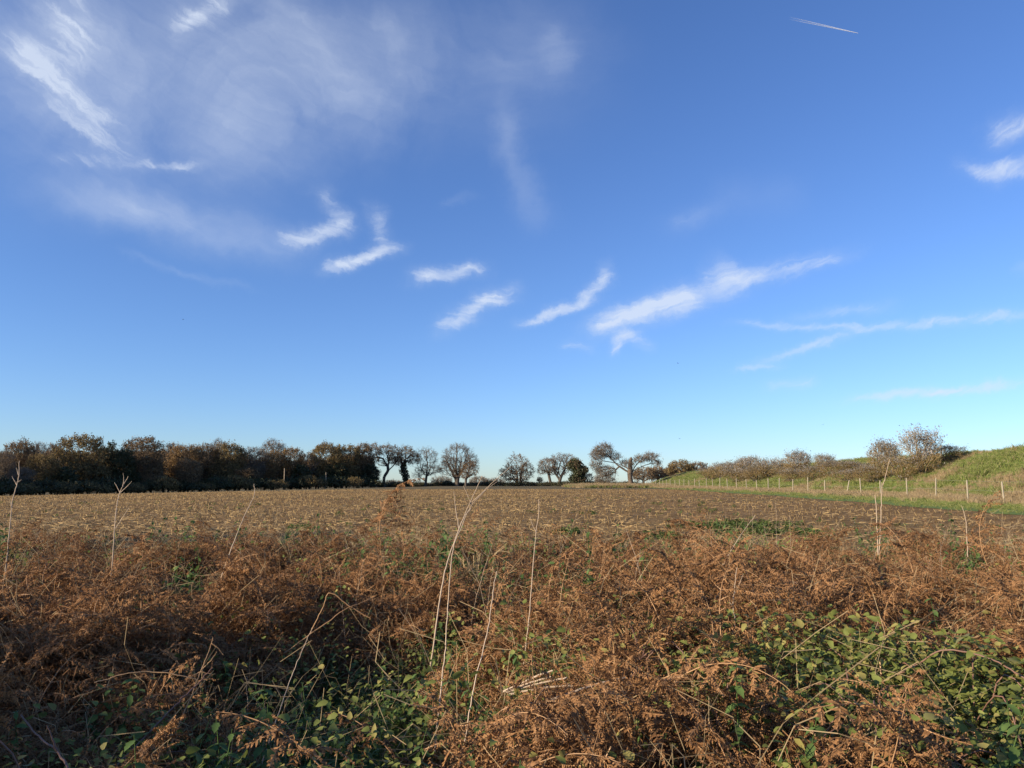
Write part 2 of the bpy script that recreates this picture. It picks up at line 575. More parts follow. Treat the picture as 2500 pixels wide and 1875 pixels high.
def scatter(name, meshes, pos, rot, scl, idx, kind='stuff', label=None, cat=None):
    """one object that carries many copies of the given meshes (geometry nodes)"""
    pos = np.asarray(pos, float)
    n = len(pos)
    me = bpy.data.meshes.new(name + '_points')
    me.vertices.add(n)
    me.vertices.foreach_set('co', pos.astype(np.float32).ravel())
    for nm, ty, dat, key in (('rot', 'FLOAT_VECTOR', rot, 'vector'), ('scl', 'FLOAT_VECTOR', scl, 'vector'), ('idx', 'INT', idx, 'value')):
        at = me.attributes.new(nm, ty, 'POINT')
        at.data.foreach_set(key, np.asarray(dat, np.int32 if ty == 'INT' else np.float32).ravel())
    o = obj(name, me)
    ng = bpy.data.node_groups.new(name, 'GeometryNodeTree')
    ng.interface.new_socket('Geometry', in_out='INPUT', socket_type='NodeSocketGeometry')
    ng.interface.new_socket('Geometry', in_out='OUTPUT', socket_type='NodeSocketGeometry')
    N, L = ng.nodes, ng.links
    gi, go = N.new('NodeGroupInput'), N.new('NodeGroupOutput')
    g2i = N.new('GeometryNodeGeometryToInstance')
    for m in reversed(meshes):                        # the socket lists the newest link first
        po = bpy.data.objects.new(m.name, m)          # a source of shape only, never linked to the scene
        oi = N.new('GeometryNodeObjectInfo')
        oi.inputs['Object'].default_value = po
        oi.inputs['As Instance'].default_value = False
        L.new(oi.outputs['Geometry'], g2i.inputs[0])
    iop = N.new('GeometryNodeInstanceOnPoints')
    iop.inputs['Pick Instance'].default_value = True
    L.new(gi.outputs[0], iop.inputs['Points'])
    L.new(g2i.outputs[0], iop.inputs['Instance'])

    def attr(nm, ty):
        a = N.new('GeometryNodeInputNamedAttribute')
        a.data_type = ty
        a.inputs['Name'].default_value = nm
        return a.outputs['Attribute']
    L.new(attr('idx', 'INT'), iop.inputs['Instance Index'])
    e2r = N.new('FunctionNodeEulerToRotation')
    L.new(attr('rot', 'FLOAT_VECTOR'), e2r.inputs[0])
    L.new(e2r.outputs[0], iop.inputs['Rotation'])
    L.new(attr('scl', 'FLOAT_VECTOR'), iop.inputs['Scale'])
    L.new(iop.outputs[0], go.inputs[0])
    md = o.modifiers.new('scatter', 'NODES')
    md.node_group = ng
    tag(o, label, cat, None, kind)
    return o


def vnoise(x, y, s, seed=0):
    """cheap smooth value noise"""
    x = np.asarray(x, float) * s + seed * 17.3
    y = np.asarray(y, float) * s + seed * 9.1
    xi, yi = np.floor(x), np.floor(y)
    fx, fy = x - xi, y - yi
    fx, fy = fx * fx * (3 - 2 * fx), fy * fy * (3 - 2 * fy)

    def h(a, b):
        v = np.sin(a * 127.1 + b * 311.7 + seed * 74.7) * 43758.5453
        return v - np.floor(v)
    return (h(xi, yi) * (1 - fx) + h(xi + 1, yi) * fx) * (1 - fy) + (h(xi, yi + 1) * (1 - fx) + h(xi + 1, yi + 1) * fx) * fy


def sstep(a, b, x):
    t = np.clip((np.asarray(x, float) - a) / (b - a), 0, 1)
    return t * t * (3 - 2 * t)


# ------------------------------------------------------------------ terrain
def gz(x, y):
    x, y = np.asarray(x, float), np.asarray(y, float)
    g = 1 - np.exp(-np.maximum(y, 0) / 60)
    far = 1.2 + .024 * np.clip(x + 20, -110, 0)
    z = g * far
    z = z - .035 * np.maximum(y - 245, 0) * sstep(-60, -38, x) + .02 * np.clip(y - 235, 0, 60) * (1 - sstep(-60, -38, x))
    verge = 1 - sstep(11, 15, y)
    z = z + verge * (.22 * (vnoise(x, y, .45, 1) - .5) + .12 * (vnoise(x, y, 1.3, 2) - .5))
    hollow = np.exp(-((x + 1.0) / 1.15) ** 2 - ((y - 5.2) / 2.0) ** 2)
    mound = np.exp(-((x - .45) / .6) ** 2 - ((y - 3.3) / .7) ** 2)
    z = z - .42 * hollow + .12 * mound
    z = z + sstep(12, 20, y) * .07 * (vnoise(x, y, .2, 3) - .5)
    return z


def axis(*parts):
    out = []
    for a, b, st in parts:
        out.append(np.arange(a, b, st))
    return np.concatenate(out)


xs = axis((-2500, -400, 100), (-400, -60, 10), (-60, -14, 1.0), (-14, 14, .25), (14, 60, 1.0), (60, 400, 10), (400, 2501, 100))
ys = axis((-40, -2, 2), (-2, 14, .25), (14, 60, .5), (60, 260, 3), (260, 600, 20), (600, 3001, 150))


def grid(xs, ys, zf, name, mat, smooth=True):
    X, Y = np.meshgrid(xs, ys)
    Z = zf(X, Y)
    V = np.stack((X, Y, Z), -1).reshape(-1, 3)
    nx, ny = len(xs), len(ys)
    i, j = np.meshgrid(np.arange(nx - 1), np.arange(ny - 1))
    a = (j * nx + i).ravel()
    F = np.stack((a, a + 1, a + nx + 1, a + nx), 1)
    return obj(name, MB().add(V, F).mesh(name, mat, smooth))


tag(grid(xs, ys, gz, 'field', MT['soil']), 'brown stubble field of harvested maize', None, None, 'structure')


def edge_x(y):
    return 19.3 + .032 * np.clip(np.asarray(y, float) - 45, -40, 90) + 1.2 * (vnoise(y, y * 0, .25, 5) - .5) + .9 * (vnoise(y, y * 0, .9, 6) - .5)


# grassy margin along the fence
my = axis((4, 190, 1.0))
mu = np.linspace(0, 1, 14)
U, Yv = np.meshgrid(mu, my)
Xv = edge_x(Yv) + U * (29.5 - edge_x(Yv))
Zv = gz(Xv, Yv) + .012 + .16 * np.sqrt(np.clip(U * 2, 0, 1)) + .1 * (vnoise(Xv, Yv, .6, 8) - .5) * np.clip(U * 4, 0, 1)
nx = len(mu)
i, j = np.meshgrid(np.arange(nx - 1), np.arange(len(my) - 1))
a = (j * nx + i).ravel()
tag(obj('grass_margin', MB().add(np.stack((Xv, Yv, Zv), -1).reshape(-1, 3), np.stack((a, a + 1, a + nx + 1, a + nx), 1)).mesh('grass_margin', MT['turf'], True)),
    'strip of rough grass between field and fence', None, None, 'structure')


# embankment: toe at x = 27, crest at x = 36, about 4 m high
def bank_z(x, y):
    t = np.clip((x - 26.4) / (36.2 - 26.4), 0, 1)
    s = t ** 1.1
    top = 3.88 + .18 * (vnoise(y, y * 0, .06, 4) - .5)
    z = gz(26.4 + 0 * x, y) + .1 + (top - gz(26.4 + 0 * x, y)) * (s * s * (3 - 2 * s) * .45 + s * .55)
    z = z + .30 * (vnoise(x, y, .45, 6) - .5) * np.sin(np.pi * np.clip(t, 0.02, 1)) + .12 * (vnoise(x, y, 1.4, 7) - .5)
    z = z - sstep(165, 195, y) * 5
    return z - (1 - sstep(26.0, 26.9, x)) * 1.0


tag(grid(axis((25.8, 38, .35), (38, 70, 4)), axis((-20, 200, .8)), bank_z, 'embankment', MT['turf']),
    'green grassy embankment behind the fence', None, None, 'structure')


# ------------------------------------------------------------------ trees
def grow(trunks, pts, bf, rng, jit=.12, maxseg=1.1):
    nodes, par, pl = [], [], []
    for tr in trunks:
        base_par = -1
        for k_, p in enumerate(tr):
            nodes.append(np.array(p, float))
            if k_ == 0:
                par.append(-1); pl.append(0.0)
            else:
                par.append(len(nodes) - 2)
                pl.append(pl[-1] + np.linalg.norm(nodes[-1] - nodes[-2]))
    pts = np.asarray(pts, float)
    n = len(pts)
    best = np.full(n, 1e9); bi = np.zeros(n, int)
    # the foot of a trunk does not carry branches
    zmin = min(p[2] for p in pts)

    def upd(k_, pen=0.0):
        d = np.linalg.norm(pts - nodes[k_], axis=1) + bf * pl[k_] + pen
        b = d < best
        best[b] = d[b]; bi[b] = k_
    first = {0}
    for k_ in range(len(nodes)):
        foot = nodes[k_][2] < nodes[0][2] + .55 * (zmin - nodes[0][2])
        upd(k_, 4.0 if foot else 0.0)
    alive = np.ones(n, bool)
    for _ in range(n):
        c = np.where(alive, best, 1e18)
        k_ = int(np.argmin(c))
        alive[k_] = False
        p0 = nodes[bi[k_]]; pi = bi[k_]
        L_ = np.linalg.norm(pts[k_] - p0)
        m = max(1, int(L_ / maxseg))
        for q in range(1, m + 1):
            p = p0 + (pts[k_] - p0) * q / m
            if q < m:
                p = p + rng.normal(size=3) * jit * L_ / m
            nodes.append(p); par.append(pi)
            pl.append(pl[pi] + np.linalg.norm(p - nodes[pi]))
            pi = len(nodes) - 1
            upd(pi)
    return np.array(nodes), np.array(par)


def tree_meshes(name, trunks, pts, seed, bf=.35, r_base=.35, r_tip=.018, jit=.14, twigs=5, tl=.8, tw=.016, up=.15,
                leaves=0, ls=.16, mats=None, leaf_spread=.35, sub=3, centre=None, trunk_split=.05, leaf_top=None):
    """returns the meshes trunk (thick wood) and crown (fine twigs, leaves)"""
    rng = np.random.default_rng(seed)
    nodes, par = grow(trunks, pts, bf, rng, jit)
    n = len(nodes)
    cnt = np.ones(n)
    for i_ in range(n - 1, 0, -1):
        if par[i_] >= 0:
            cnt[par[i_]] += cnt[i_]
    pw = math.log(r_base / r_tip) / math.log(max(cnt))
    r = r_tip * cnt ** pw
    k = np.where(par >= 0)[0]
    A, B = nodes[par[k]], nodes[k]
    ra = np.minimum(r[par[k]], r[k] * 1.35); rb = r[k]
    # trunk foot flare
    tb, cb = MB(), MB()
    thick = rb > trunk_split
    big = rb > .12
    prisms(tb, A[thick & big], B[thick & big], ra[thick & big], rb[thick & big] * .97, 7, 0)
    prisms(tb, A[thick & ~big], B[thick & ~big], ra[thick & ~big], rb[thick & ~big] * .95, 4, 0)
    for tr in trunks:
        tr = np.asarray(tr, float)
        prisms(tb, [tr[0] - (0, 0, .3)], [tr[0] + (tr[1] - tr[0]) * .35], [r_base * 1.7], [r_base * 1.0], 7, 0)
    prisms(cb, A[~thick], B[~thick], ra[~thick], rb[~thick], 3, 0)
    tips = k[cnt[k] <= 3]
    d0 = nrm(nodes[tips] - nodes[par[tips]])
    c0 = np.asarray(centre if centre is not None else nodes.mean(0))
    out = nrm(nodes[tips] - c0)
    ends = []
    for q in range(twigs):
        d = nrm(d0 * .5 + out * .45 + rng.normal(size=d0.shape) * .55 + np.array((0, 0, up)))
        S = nodes[tips] + (nodes[par[tips]] - nodes[tips]) * rng.random((len(tips), 1)) * .7
        Lq = tl * rng.uniform(.4, 1.1, (len(tips), 1))
        E = S + d * Lq
        ribbons(cb, S, E, tw, tw * .5, rng, 0)
        ends.append(E)
        for q2 in range(sub):
            t = rng.uniform(.25, .95, (len(tips), 1))
            S2 = S + (E - S) * t
            d2 = nrm(d + rng.normal(size=d.shape) * .65 + np.array((0, 0, up)))
            E2 = S2 + d2 * Lq * rng.uniform(.25, .6, (len(tips), 1))
            ribbons(cb, S2, E2, tw * .65, tw * .3, rng, 0)
            ends.append(E2)
    if leaves:
        E = np.concatenate(ends)
        if leaf_top is not None:
            keep = rng.random(len(E)) < leaf_top(E)
            E = E[keep]
        if len(E):
            C = E[rng.integers(0, len(E), leaves)] + rng.normal(size=(leaves, 3)) * leaf_spread * .5
            dd = nrm(rng.normal(size=(leaves, 3)) + np.array((0, 0, -.2)))
            sz = ls * rng.uniform(.5, 1.2, (leaves, 1))
            ribbons(cb, C - dd * sz, C + dd * sz, sz[:, 0] * .55, sz[:, 0] * .3, rng, 1)
    mats = mats or [MT['bark'], MT['twig_grey'], MT['leaf_olive']]
    tm = tb.mesh(name + '_trunk', [mats[0]])
    cm = cb.mesh(name + '_crown', [mats[1], mats[2]])
    return tm, cm


def blob_points(blobs, n, seed, shell=.55):
    """points in a union of ellipsoids (cx,cy,cz,rx,ry,rz[,weight]), more of them towards the outside"""
    rng = np.random.default_rng(seed)
    wts = np.array([b[6] if len(b) > 6 else b[3] * b[4] * b[5] for b in blobs], float)
    wts = wts ** .7
    wts /= wts.sum()
    out = []
    for b, w in zip(blobs, wts):
        m = max(6, int(n * w))
        d = nrm(rng.normal(size=(m, 3)))
        r = rng.random((m, 1)) ** (1 / 3) * (1 - shell) + shell * (1 - rng.random((m, 1)) ** 2 * .5)
        out.append(np.array(b[:3]) + d * np.minimum(r, 1.0) * np.array(b[3:6]) * rng.uniform(.9, 1.05, (m, 1)))
    return np.concatenate(out)


def ivy_mesh(name, paths, rad, n, seed, s=.16):
    """a coat of ivy leaves round trunk paths"""
    rng = np.random.default_rng(seed)
    mb = MB()
    allp = np.concatenate([curve(p, 30) for p in paths])
    rr = np.concatenate([np.interp(np.linspace(0, 1, 30), np.linspace(0, 1, len(r_)), r_) for r_ in rad])
    i_ = rng.integers(0, len(allp), n)
    C = allp[i_] + nrm(rng.normal(size=(n, 3))) * (rr[i_] * rng.uniform(.55, 1.15, n))[:, None]
    dd = nrm(rng.normal(size=(n, 3)))
    ribbons(mb, C - dd * s, C + dd * s, s * .7, s * .45, rng)
    return mb.mesh(name, [MT['leaf_ivy']])


def place_tree(name, label, tm, cm, base, group=None, rotz=0, scale=(1, 1, 1), ivy=None, cat='tree'):
    t = thing(name, label, cat, base, rotz, group, scale)
    obj('trunk', tm, t)
    obj('crown', cm, t)
    if ivy is not None:
        obj('ivy', ivy, t)
    return t


def pix_tree(name, label, D, trunks_px, blobs_px, n, seed, dz=0.0, depth=1.0, **kw):
    """a tree of real size standing D metres out; outline read off the photograph, depth as its width"""
    base = P(trunks_px[0][0][0], trunks_px[0][0][1], D)
    base[2] = gz(base[0], base[1]) + dz
    rng = np.random.default_rng(seed)
    tr = []
    for t in trunks_px:
        q = []
        for k_, p in enumerate(t):
            w = P(p[0], p[1], D) - base
            w[1] = (p[2] if len(p) > 2 else 0.0)
            if k_ == 0:
                w[2] = -.1
            q.append(w)
        tr.append(curve(q, max(6, 3 * len(q))))
    bl = []
    for b in blobs_px:
        c = P(b[0], b[1], D) - base
        rx = b[2] / FPX * D
        rz = b[3] / FPX * D
        bl.append((c[0], (b[4] if len(b) > 4 else 0.0), c[2], rx, rx * depth, rz))
    pts = blob_points(bl, n, seed)
    pts = pts[pts[:, 2] > .5]
    ivy = None
    if 'ivy' in kw:
        iv = kw.pop('ivy')
        paths = []
        rads = []
        for (path, rr) in iv['paths']:
            pp = []
            for p in path:
                w = P(p[0], p[1], D) - base
                w[1] = 0
                pp.append(w)
            paths.append(pp); rads.append(rr)
        ivy = ivy_mesh(name + '_ivy', paths, rads, iv['n'], seed + 5, iv.get('s', .16))
    tm, cm = tree_meshes(name, tr, pts, seed, **kw)
    return place_tree(name, label, tm, cm, base, ivy=ivy)


GREY = [MT['bark'], MT['twig_grey'], MT['leaf_pale']]
BROWN = [MT['bark'], MT['twig_brown'], MT['leaf_rust']]

# ---- the open row of trees along the far hedge
pix_tree('bare_tree', 'dark leaning tree with thin brown crown at the right end of the wood', 212,
         [[(938, 1187), (938, 1165), (948, 1145), (935, 1120)], [(938, 1187), (940, 1160), (962, 1135), (975, 1118)]],
         [(938, 1112, 30, 28), (915, 1105, 20, 24), (962, 1112, 22, 24)], 420, 11, bf=.30, r_base=.42, twigs=5, tl=.9,
         tw=.020, leaves=2300, ls=.14, mats=[MT['bark'], MT['twig_brown'], MT['leaf_rust']])
pix_tree('ivy_tree', 'tree with a thick ivy-clad trunk and spreading brown crown, beside the wood', 214,
         [[(990, 1187), (991, 1165), (984, 1145), (990, 1120)]],
         [(990, 1112, 27, 22), (972, 1125, 16, 14), (1010, 1122, 16, 14)], 360, 12, bf=.30, r_base=.45, twigs=5, tl=.9,
         tw=.020, leaves=1800, ls=.14, mats=[MT['bark'], MT['twig_brown'], MT['leaf_rust']],
         ivy=dict(paths=[([(990, 1187), (991, 1165), (984, 1145), (988, 1128)], (1.05, .95, 1.15, .5))], n=900, s=.2))
pix_tree('bare_tree', 'slim bare tree standing alone left of the great round bare tree', 216,
         [[(1038, 1185), (1041, 1165), (1043, 1140), (1042, 1110)]],
         [(1042, 1122, 31, 31), (1045, 1148, 38, 14), (1018, 1160, 14, 8)], 520, 13, bf=.42, r_base=.36, twigs=6, tl=.9,
         tw=.016, leaves=500, ls=.1, mats=GREY)
pix_tree('bare_tree', 'great round bare tree, tallest of the open row', 216,
         [[(1116, 1185), (1116, 1165), (1113, 1140), (1116, 1105)], [(1116, 1185), (1119, 1162), (1135, 1138), (1145, 1115)],
          [(1116, 1185), (1111, 1165), (1098, 1142), (1090, 1125)]],
         [(1118, 1118, 42, 38), (1100, 1140, 32, 26), (1148, 1128, 20, 22)], 900, 14, bf=.5, r_base=.55, twigs=6, tl=.95,
         tw=.017, leaves=700, ls=.1, mats=GREY)
pix_tree('bare_tree', 'small dark twiggy tree leaning right against the great round bare tree', 211,
         [[(1137, 1186), (1138, 1168), (1144, 1150)]],
         [(1148, 1146, 22, 20), (1135, 1160, 16, 10)], 330, 15, bf=.35, r_base=.34, twigs=5, tl=.7, tw=.020,
         leaves=900, ls=.13, mats=[MT['bark'], MT['twig_brown'], MT['leaf_rust']])
pix_tree('oak_tree', 'rounded brown oak standing alone in the gap at the middle', 222,
         [[(1262, 1184), (1263, 1165), (1262, 1140)], [(1272, 1184), (1271, 1165), (1276, 1140)]],
         [(1264, 1135, 30, 27), (1243, 1157, 25, 20), (1284, 1152, 20, 24), (1262, 1160, 34, 18)], 620, 16, bf=.36, r_base=.4, twigs=5,
         tl=.8, tw=.018, leaves=2800, ls=.15, mats=[MT['bark'], MT['twig_brown'], MT['leaf_rust']])
pix_tree('oak_tree', 'small dense tree leaning left, first of the trio with the ivy tree', 222,
         [[(1346, 1185), (1341, 1165), (1337, 1145)]],
         [(1337, 1137, 24, 19), (1322, 1150, 12, 9), (1350, 1146, 12, 10)], 420, 17, bf=.36, r_base=.40, twigs=5, tl=.7, tw=.018,
         leaves=1100, ls=.12, mats=[MT['bark'], MT['twig_brown'], MT['leaf_rust']])
pix_tree('bare_tree', 'forked bare tree in the middle of the trio beside the ivy tree', 222,
         [[(1366, 1185), (1365, 1170), (1352, 1148), (1358, 1122)], [(1366, 1185), (1368, 1168), (1378, 1148), (1384, 1122)]],
         [(1362, 1122, 20, 16), (1385, 1122, 20, 15), (1350, 1150, 16, 12), (1372, 1148, 20, 14), (1395, 1135, 14, 12)], 600, 18, bf=.4,
         r_base=.46, twigs=6, tl=.75, tw=.016, leaves=500, ls=.1, mats=GREY)
pix_tree('ivy_tree', 'dark green ivy-smothered tree, rightmost of the trio before the old oak', 220,
         [[(1408, 1186), (1409, 1165), (1405, 1140)]],
         [(1404, 1135, 20, 14), (1418, 1150, 16, 12), (1410, 1170, 18, 9)], 300, 19, bf=.3, r_base=.5, twigs=4, tl=.7, tw=.02,
         leaves=900, ls=.12, mats=BROWN,
         ivy=dict(paths=[([(1408, 1186), (1409, 1165), (1406, 1138)], (1.2, 1.6, 1.6)), ([(1392, 1140), (1404, 1130), (1414, 1136)], (1.2, 1.5, 1.2)),
                         ([(1410, 1150), (1420, 1150), (1428, 1146)], (1.4, 1.5, 1.0)), ([(1395, 1168), (1410, 1170), (1424, 1168)], (1.1, 1.5, 1.1))],
                  n=4200, s=.2))
pix_tree('small_tree', 'small pale grey bush-like tree right of the ivy-smothered tree', 228,
         [[(1436, 1184), (1436, 1172)]], [(1436, 1167, 14, 11)], 160, 20, bf=.4, r_base=.2, twigs=5, tl=.6, tw=.02, leaves=400, ls=.12, mats=GREY)
pix_tree('small_tree', 'tiny round tree above the hedge left of the trio', 228,
         [[(1318, 1184), (1318, 1175)]], [(1318, 1172, 7, 7)], 60, 21, bf=.4, r_base=.12, twigs=5, tl=.4, tw=.02, leaves=300, ls=.13, mats=BROWN)

# ---- the old oak at the end of the fence
pix_tree('old_oak', 'gnarled old oak with thick trunk and one great limb reaching left, at the fence end', 152,
         [[(1539, 1190), (1538, 1175), (1537, 1158), (1530, 1149)],
          [(1539, 1186), (1538, 1158), (1523, 1146), (1506, 1134), (1489, 1116), (1474, 1100)],
          [(1538, 1180), (1540, 1158), (1555, 1145), (1577, 1135), (1600, 1130)],
          [(1537, 1170), (1536, 1150), (1520, 1137), (1500, 1130), (1470, 1125)],
          [(1538, 1165), (1545, 1150), (1560, 1128), (1580, 1115)]],
         [(1475, 1100, 24, 18), (1462, 1112, 20, 16), (1500, 1115, 16, 10), (1480, 1150, 26, 14), (1478, 1168, 26, 10), (1458, 1135, 16, 12),
          (1585, 1116, 22, 10), (1560, 1122, 16, 9), (1600, 1130, 12, 8), (1530, 1132, 18, 8)], 1400, 22, bf=.32, r_base=.18,
         r_tip=.012, twigs=6, tl=.8, tw=.015, up=.05, leaves=3400, ls=.085, mats=[MT['bark_oak'], MT['twig_grey'], MT['leaf_rust']], jit=.22)
_o = [o for o in COL.objects if o.name.startswith('old_oak')][0]
mbs = MB()
_b = np.array(_o.location)
sp_ = [P(1539, 1196, 152) - _b, P(1539, 1185, 152) - _b, P(1538, 1160, 152) - _b, P(1538, 1140, 152) - _b, P(1539, 1128, 152) - _b, P(1542, 1115, 152) - _b]
for q in sp_:
    q[1] = -.15
tube(mbs, curve(sp_, 13, np.random.default_rng(3), .05), [.78, .66, .56, .50, .48, .50, .52, .46, .42, .38, .34, .27, .08], 9)
obj('bole', mbs.mesh('bole', [MT['bark_oak']]), _o)

# ---- the trees between the old oak and the bank
for nm, lab, D, tr, bl, n, sd_, lv, mt in (
    ('oak_tree', 'spreading brown tree just right of the old oak trunk', 225, [[(1571, 1188), (1571, 1172), (1573, 1155)]],
     [(1573, 1158, 30, 18), (1560, 1162, 20, 12), (1590, 1160, 18, 14)], 420, 31, 2600, 'leaf_rust'),
    ('oak_tree', 'dark flat-topped tree between the old oak and the dome-shaped tree', 230, [[(1607, 1188), (1606, 1172), (1604, 1155)]],
     [(1605, 1153, 20, 14), (1615, 1160, 20, 10)], 380, 32, 1500, 'leaf_rust'),
    ('oak_tree', 'low dark tree half hidden left of the dome-shaped tree', 234, [[(1630, 1188), (1630, 1172), (1633, 1160)]],
     [(1633, 1157, 20, 13)], 300, 33, 1300, 'leaf_rust'),
    ('oak_tree', 'dome-shaped olive-brown tree left of the embankment scrub', 205, [[(1660, 1190), (1660, 1172), (1660, 1150)]],
     [(1660, 1142, 30, 17), (1640, 1150, 16, 9), (1680, 1150, 24, 12), (1668, 1165, 26, 16)], 620, 34, 5200, 'leaf_olive'),
    ('oak_tree', 'dark spreading tree behind the dome-shaped tree', 215, [[(1704, 1190), (1704, 1165), (1702, 1148)]],
     [(1704, 1142, 22, 12), (1716, 1152, 16, 10), (1695, 1160, 24, 12)], 420, 35, 2000, 'leaf_rust')):
    pix_tree(nm, lab, D, tr, bl, n, sd_, bf=.33, r_base=.38, twigs=5, tl=.7, tw=.02, leaves=lv, ls=.16, mats=[MT['bark'], MT['twig_brown'], MT[mt]])


# ---- the wood on the left: a few kinds of tree, copied tree by tree
def wood_proto(kind, seed):
    rng = np.random.default_rng(seed)
    h = 10.0
    if kind == 'olive':
        bl = [(0, 0, 6.4, 4.0, 4.0, 3.5), (-2.2, 0, 4.0, 2.8, 3, 2.4), (2.2, .5, 4.2, 2.8, 3, 2.4), (0, -1.5, 3.2, 3.6, 2.5, 2.2)]
        kw = dict(leaves=15000, ls=.135, mats=[MT['bark'], MT['twig_brown'], MT['leaf_olive']], twigs=5, n=650)
    elif kind == 'rust':
        bl = [(0, 0, 6.6, 3.6, 3.6, 3.2), (-2, 0, 4.6, 2.6, 2.6, 2.4), (2, .5, 4.0, 2.6, 3, 2.4)]
        kw = dict(leaves=10500, ls=.125, mats=[MT['bark'], MT['twig_brown'], MT['leaf_rust']], twigs=5, n=600)
    elif kind == 'orange':
        bl = [(0, 0, 7.2, 3.4, 3.4, 2.6), (-1.5, 0, 5.0, 2.6, 2.6, 2.0), (1.8, .5, 5.0, 2.4, 3, 2.2)]
        kw = dict(leaves=7800, ls=.125, mats=[MT['bark'], MT['twig_brown'], MT['leaf_orange']], twigs=5, n=560)
    elif kind == 'bare':
        bl = [(0, 0, 6.8, 3.2, 3.2, 3.1), (-1, 0, 4.6, 2.6, 2.6, 2.0)]
        kw = dict(leaves=900, ls=.12, mats=[MT['bark'], MT['twig_grey'], MT['leaf_pale']], twigs=7, n=650)
    elif kind == 'birch':
        bl = [(0, 0, 6.9, 2.0, 2.0, 3.0), (.4, 0, 4.5, 1.8, 1.8, 1.8)]
        kw = dict(leaves=1500, ls=.13, mats=[MT['bark'], MT['twig_brown'], MT['leaf_rust']], twigs=7, n=420)
    else:
        bl = [(0, 0, 6.0, 2.6, 2.6, 3.8), (0, -.5, 3.0, 2.8, 2.6, 2.4)]
        kw = dict(leaves=9000, ls=.17, mats=[MT['bark'], MT['twig_brown'], MT['leaf_ivy']], twigs=4, n=420)
    bl = [tuple(np.array(b) * np.array((1, 1, 1, *rng.uniform(.88, 1.12, 3))) + np.array((*rng.uniform(-.4, .4, 2), rng.uniform(-.3, .2), 0, 0, 0))) for b in bl]
    n = kw.pop('n')
    pts = blob_points(bl, n, seed)
    pts = pts[pts[:, 2] > .9]
    tr = [curve([(0, 0, -.3), (rng.uniform(-.2, .2), 0, 2), (rng.uniform(-.5, .5), 0, 4.5), (rng.uniform(-.6, .6), 0, 7)], 10)]
    pts[:, 2] *= h / pts[:, 2].max() * .96
    return tree_meshes('wood_' + kind, tr, pts, seed, bf=.33, r_base=.26, tl=.85, tw=.020, **kw)


PROTO = {k: [wood_proto(k, 100 + 10 * i_ + s_) for s_ in range(2)] for i_, k in enumerate(('olive', 'rust', 'orange', 'bare', 'birch', 'ivy'))}


def wood_D(px):
    return np.interp(px, [-600, 0, 930], [105, 138, 210])


def wood_tree(px, top, kind, s_, hw=None, back=0.0, label='', group=None, name=None, rs=None):
    D = wood_D(px) + back
    b = P(px, 1183, D)
    z = gz(b[0], b[1]) - .1
    h = P(px, top, D)[2] - z
    tm, cm = PROTO[kind][s_]
    w = h / 10.0
    if hw:
        w = (hw / FPX * D) / {'olive': 4.4, 'rust': 4.0, 'orange': 3.7, 'bare': 3.4, 'birch': 2.3, 'ivy': 3.1}[kind]
        w = float(np.clip(w, .7 * h / 10, 1.45 * h / 10))
    rng = random.Random(int(px * 7 + back * 13) if rs is None else rs)
    place_tree(name or {'olive': 'oak_tree', 'rust': 'oak_tree', 'orange': 'oak_tree', 'bare': 'bare_tree', 'birch': 'birch_tree', 'ivy': 'ivy_tree'}[kind],
               label, tm, cm, (b[0], b[1], z), group, rng.uniform(0, 6.28), (w, w, h / 10.0))


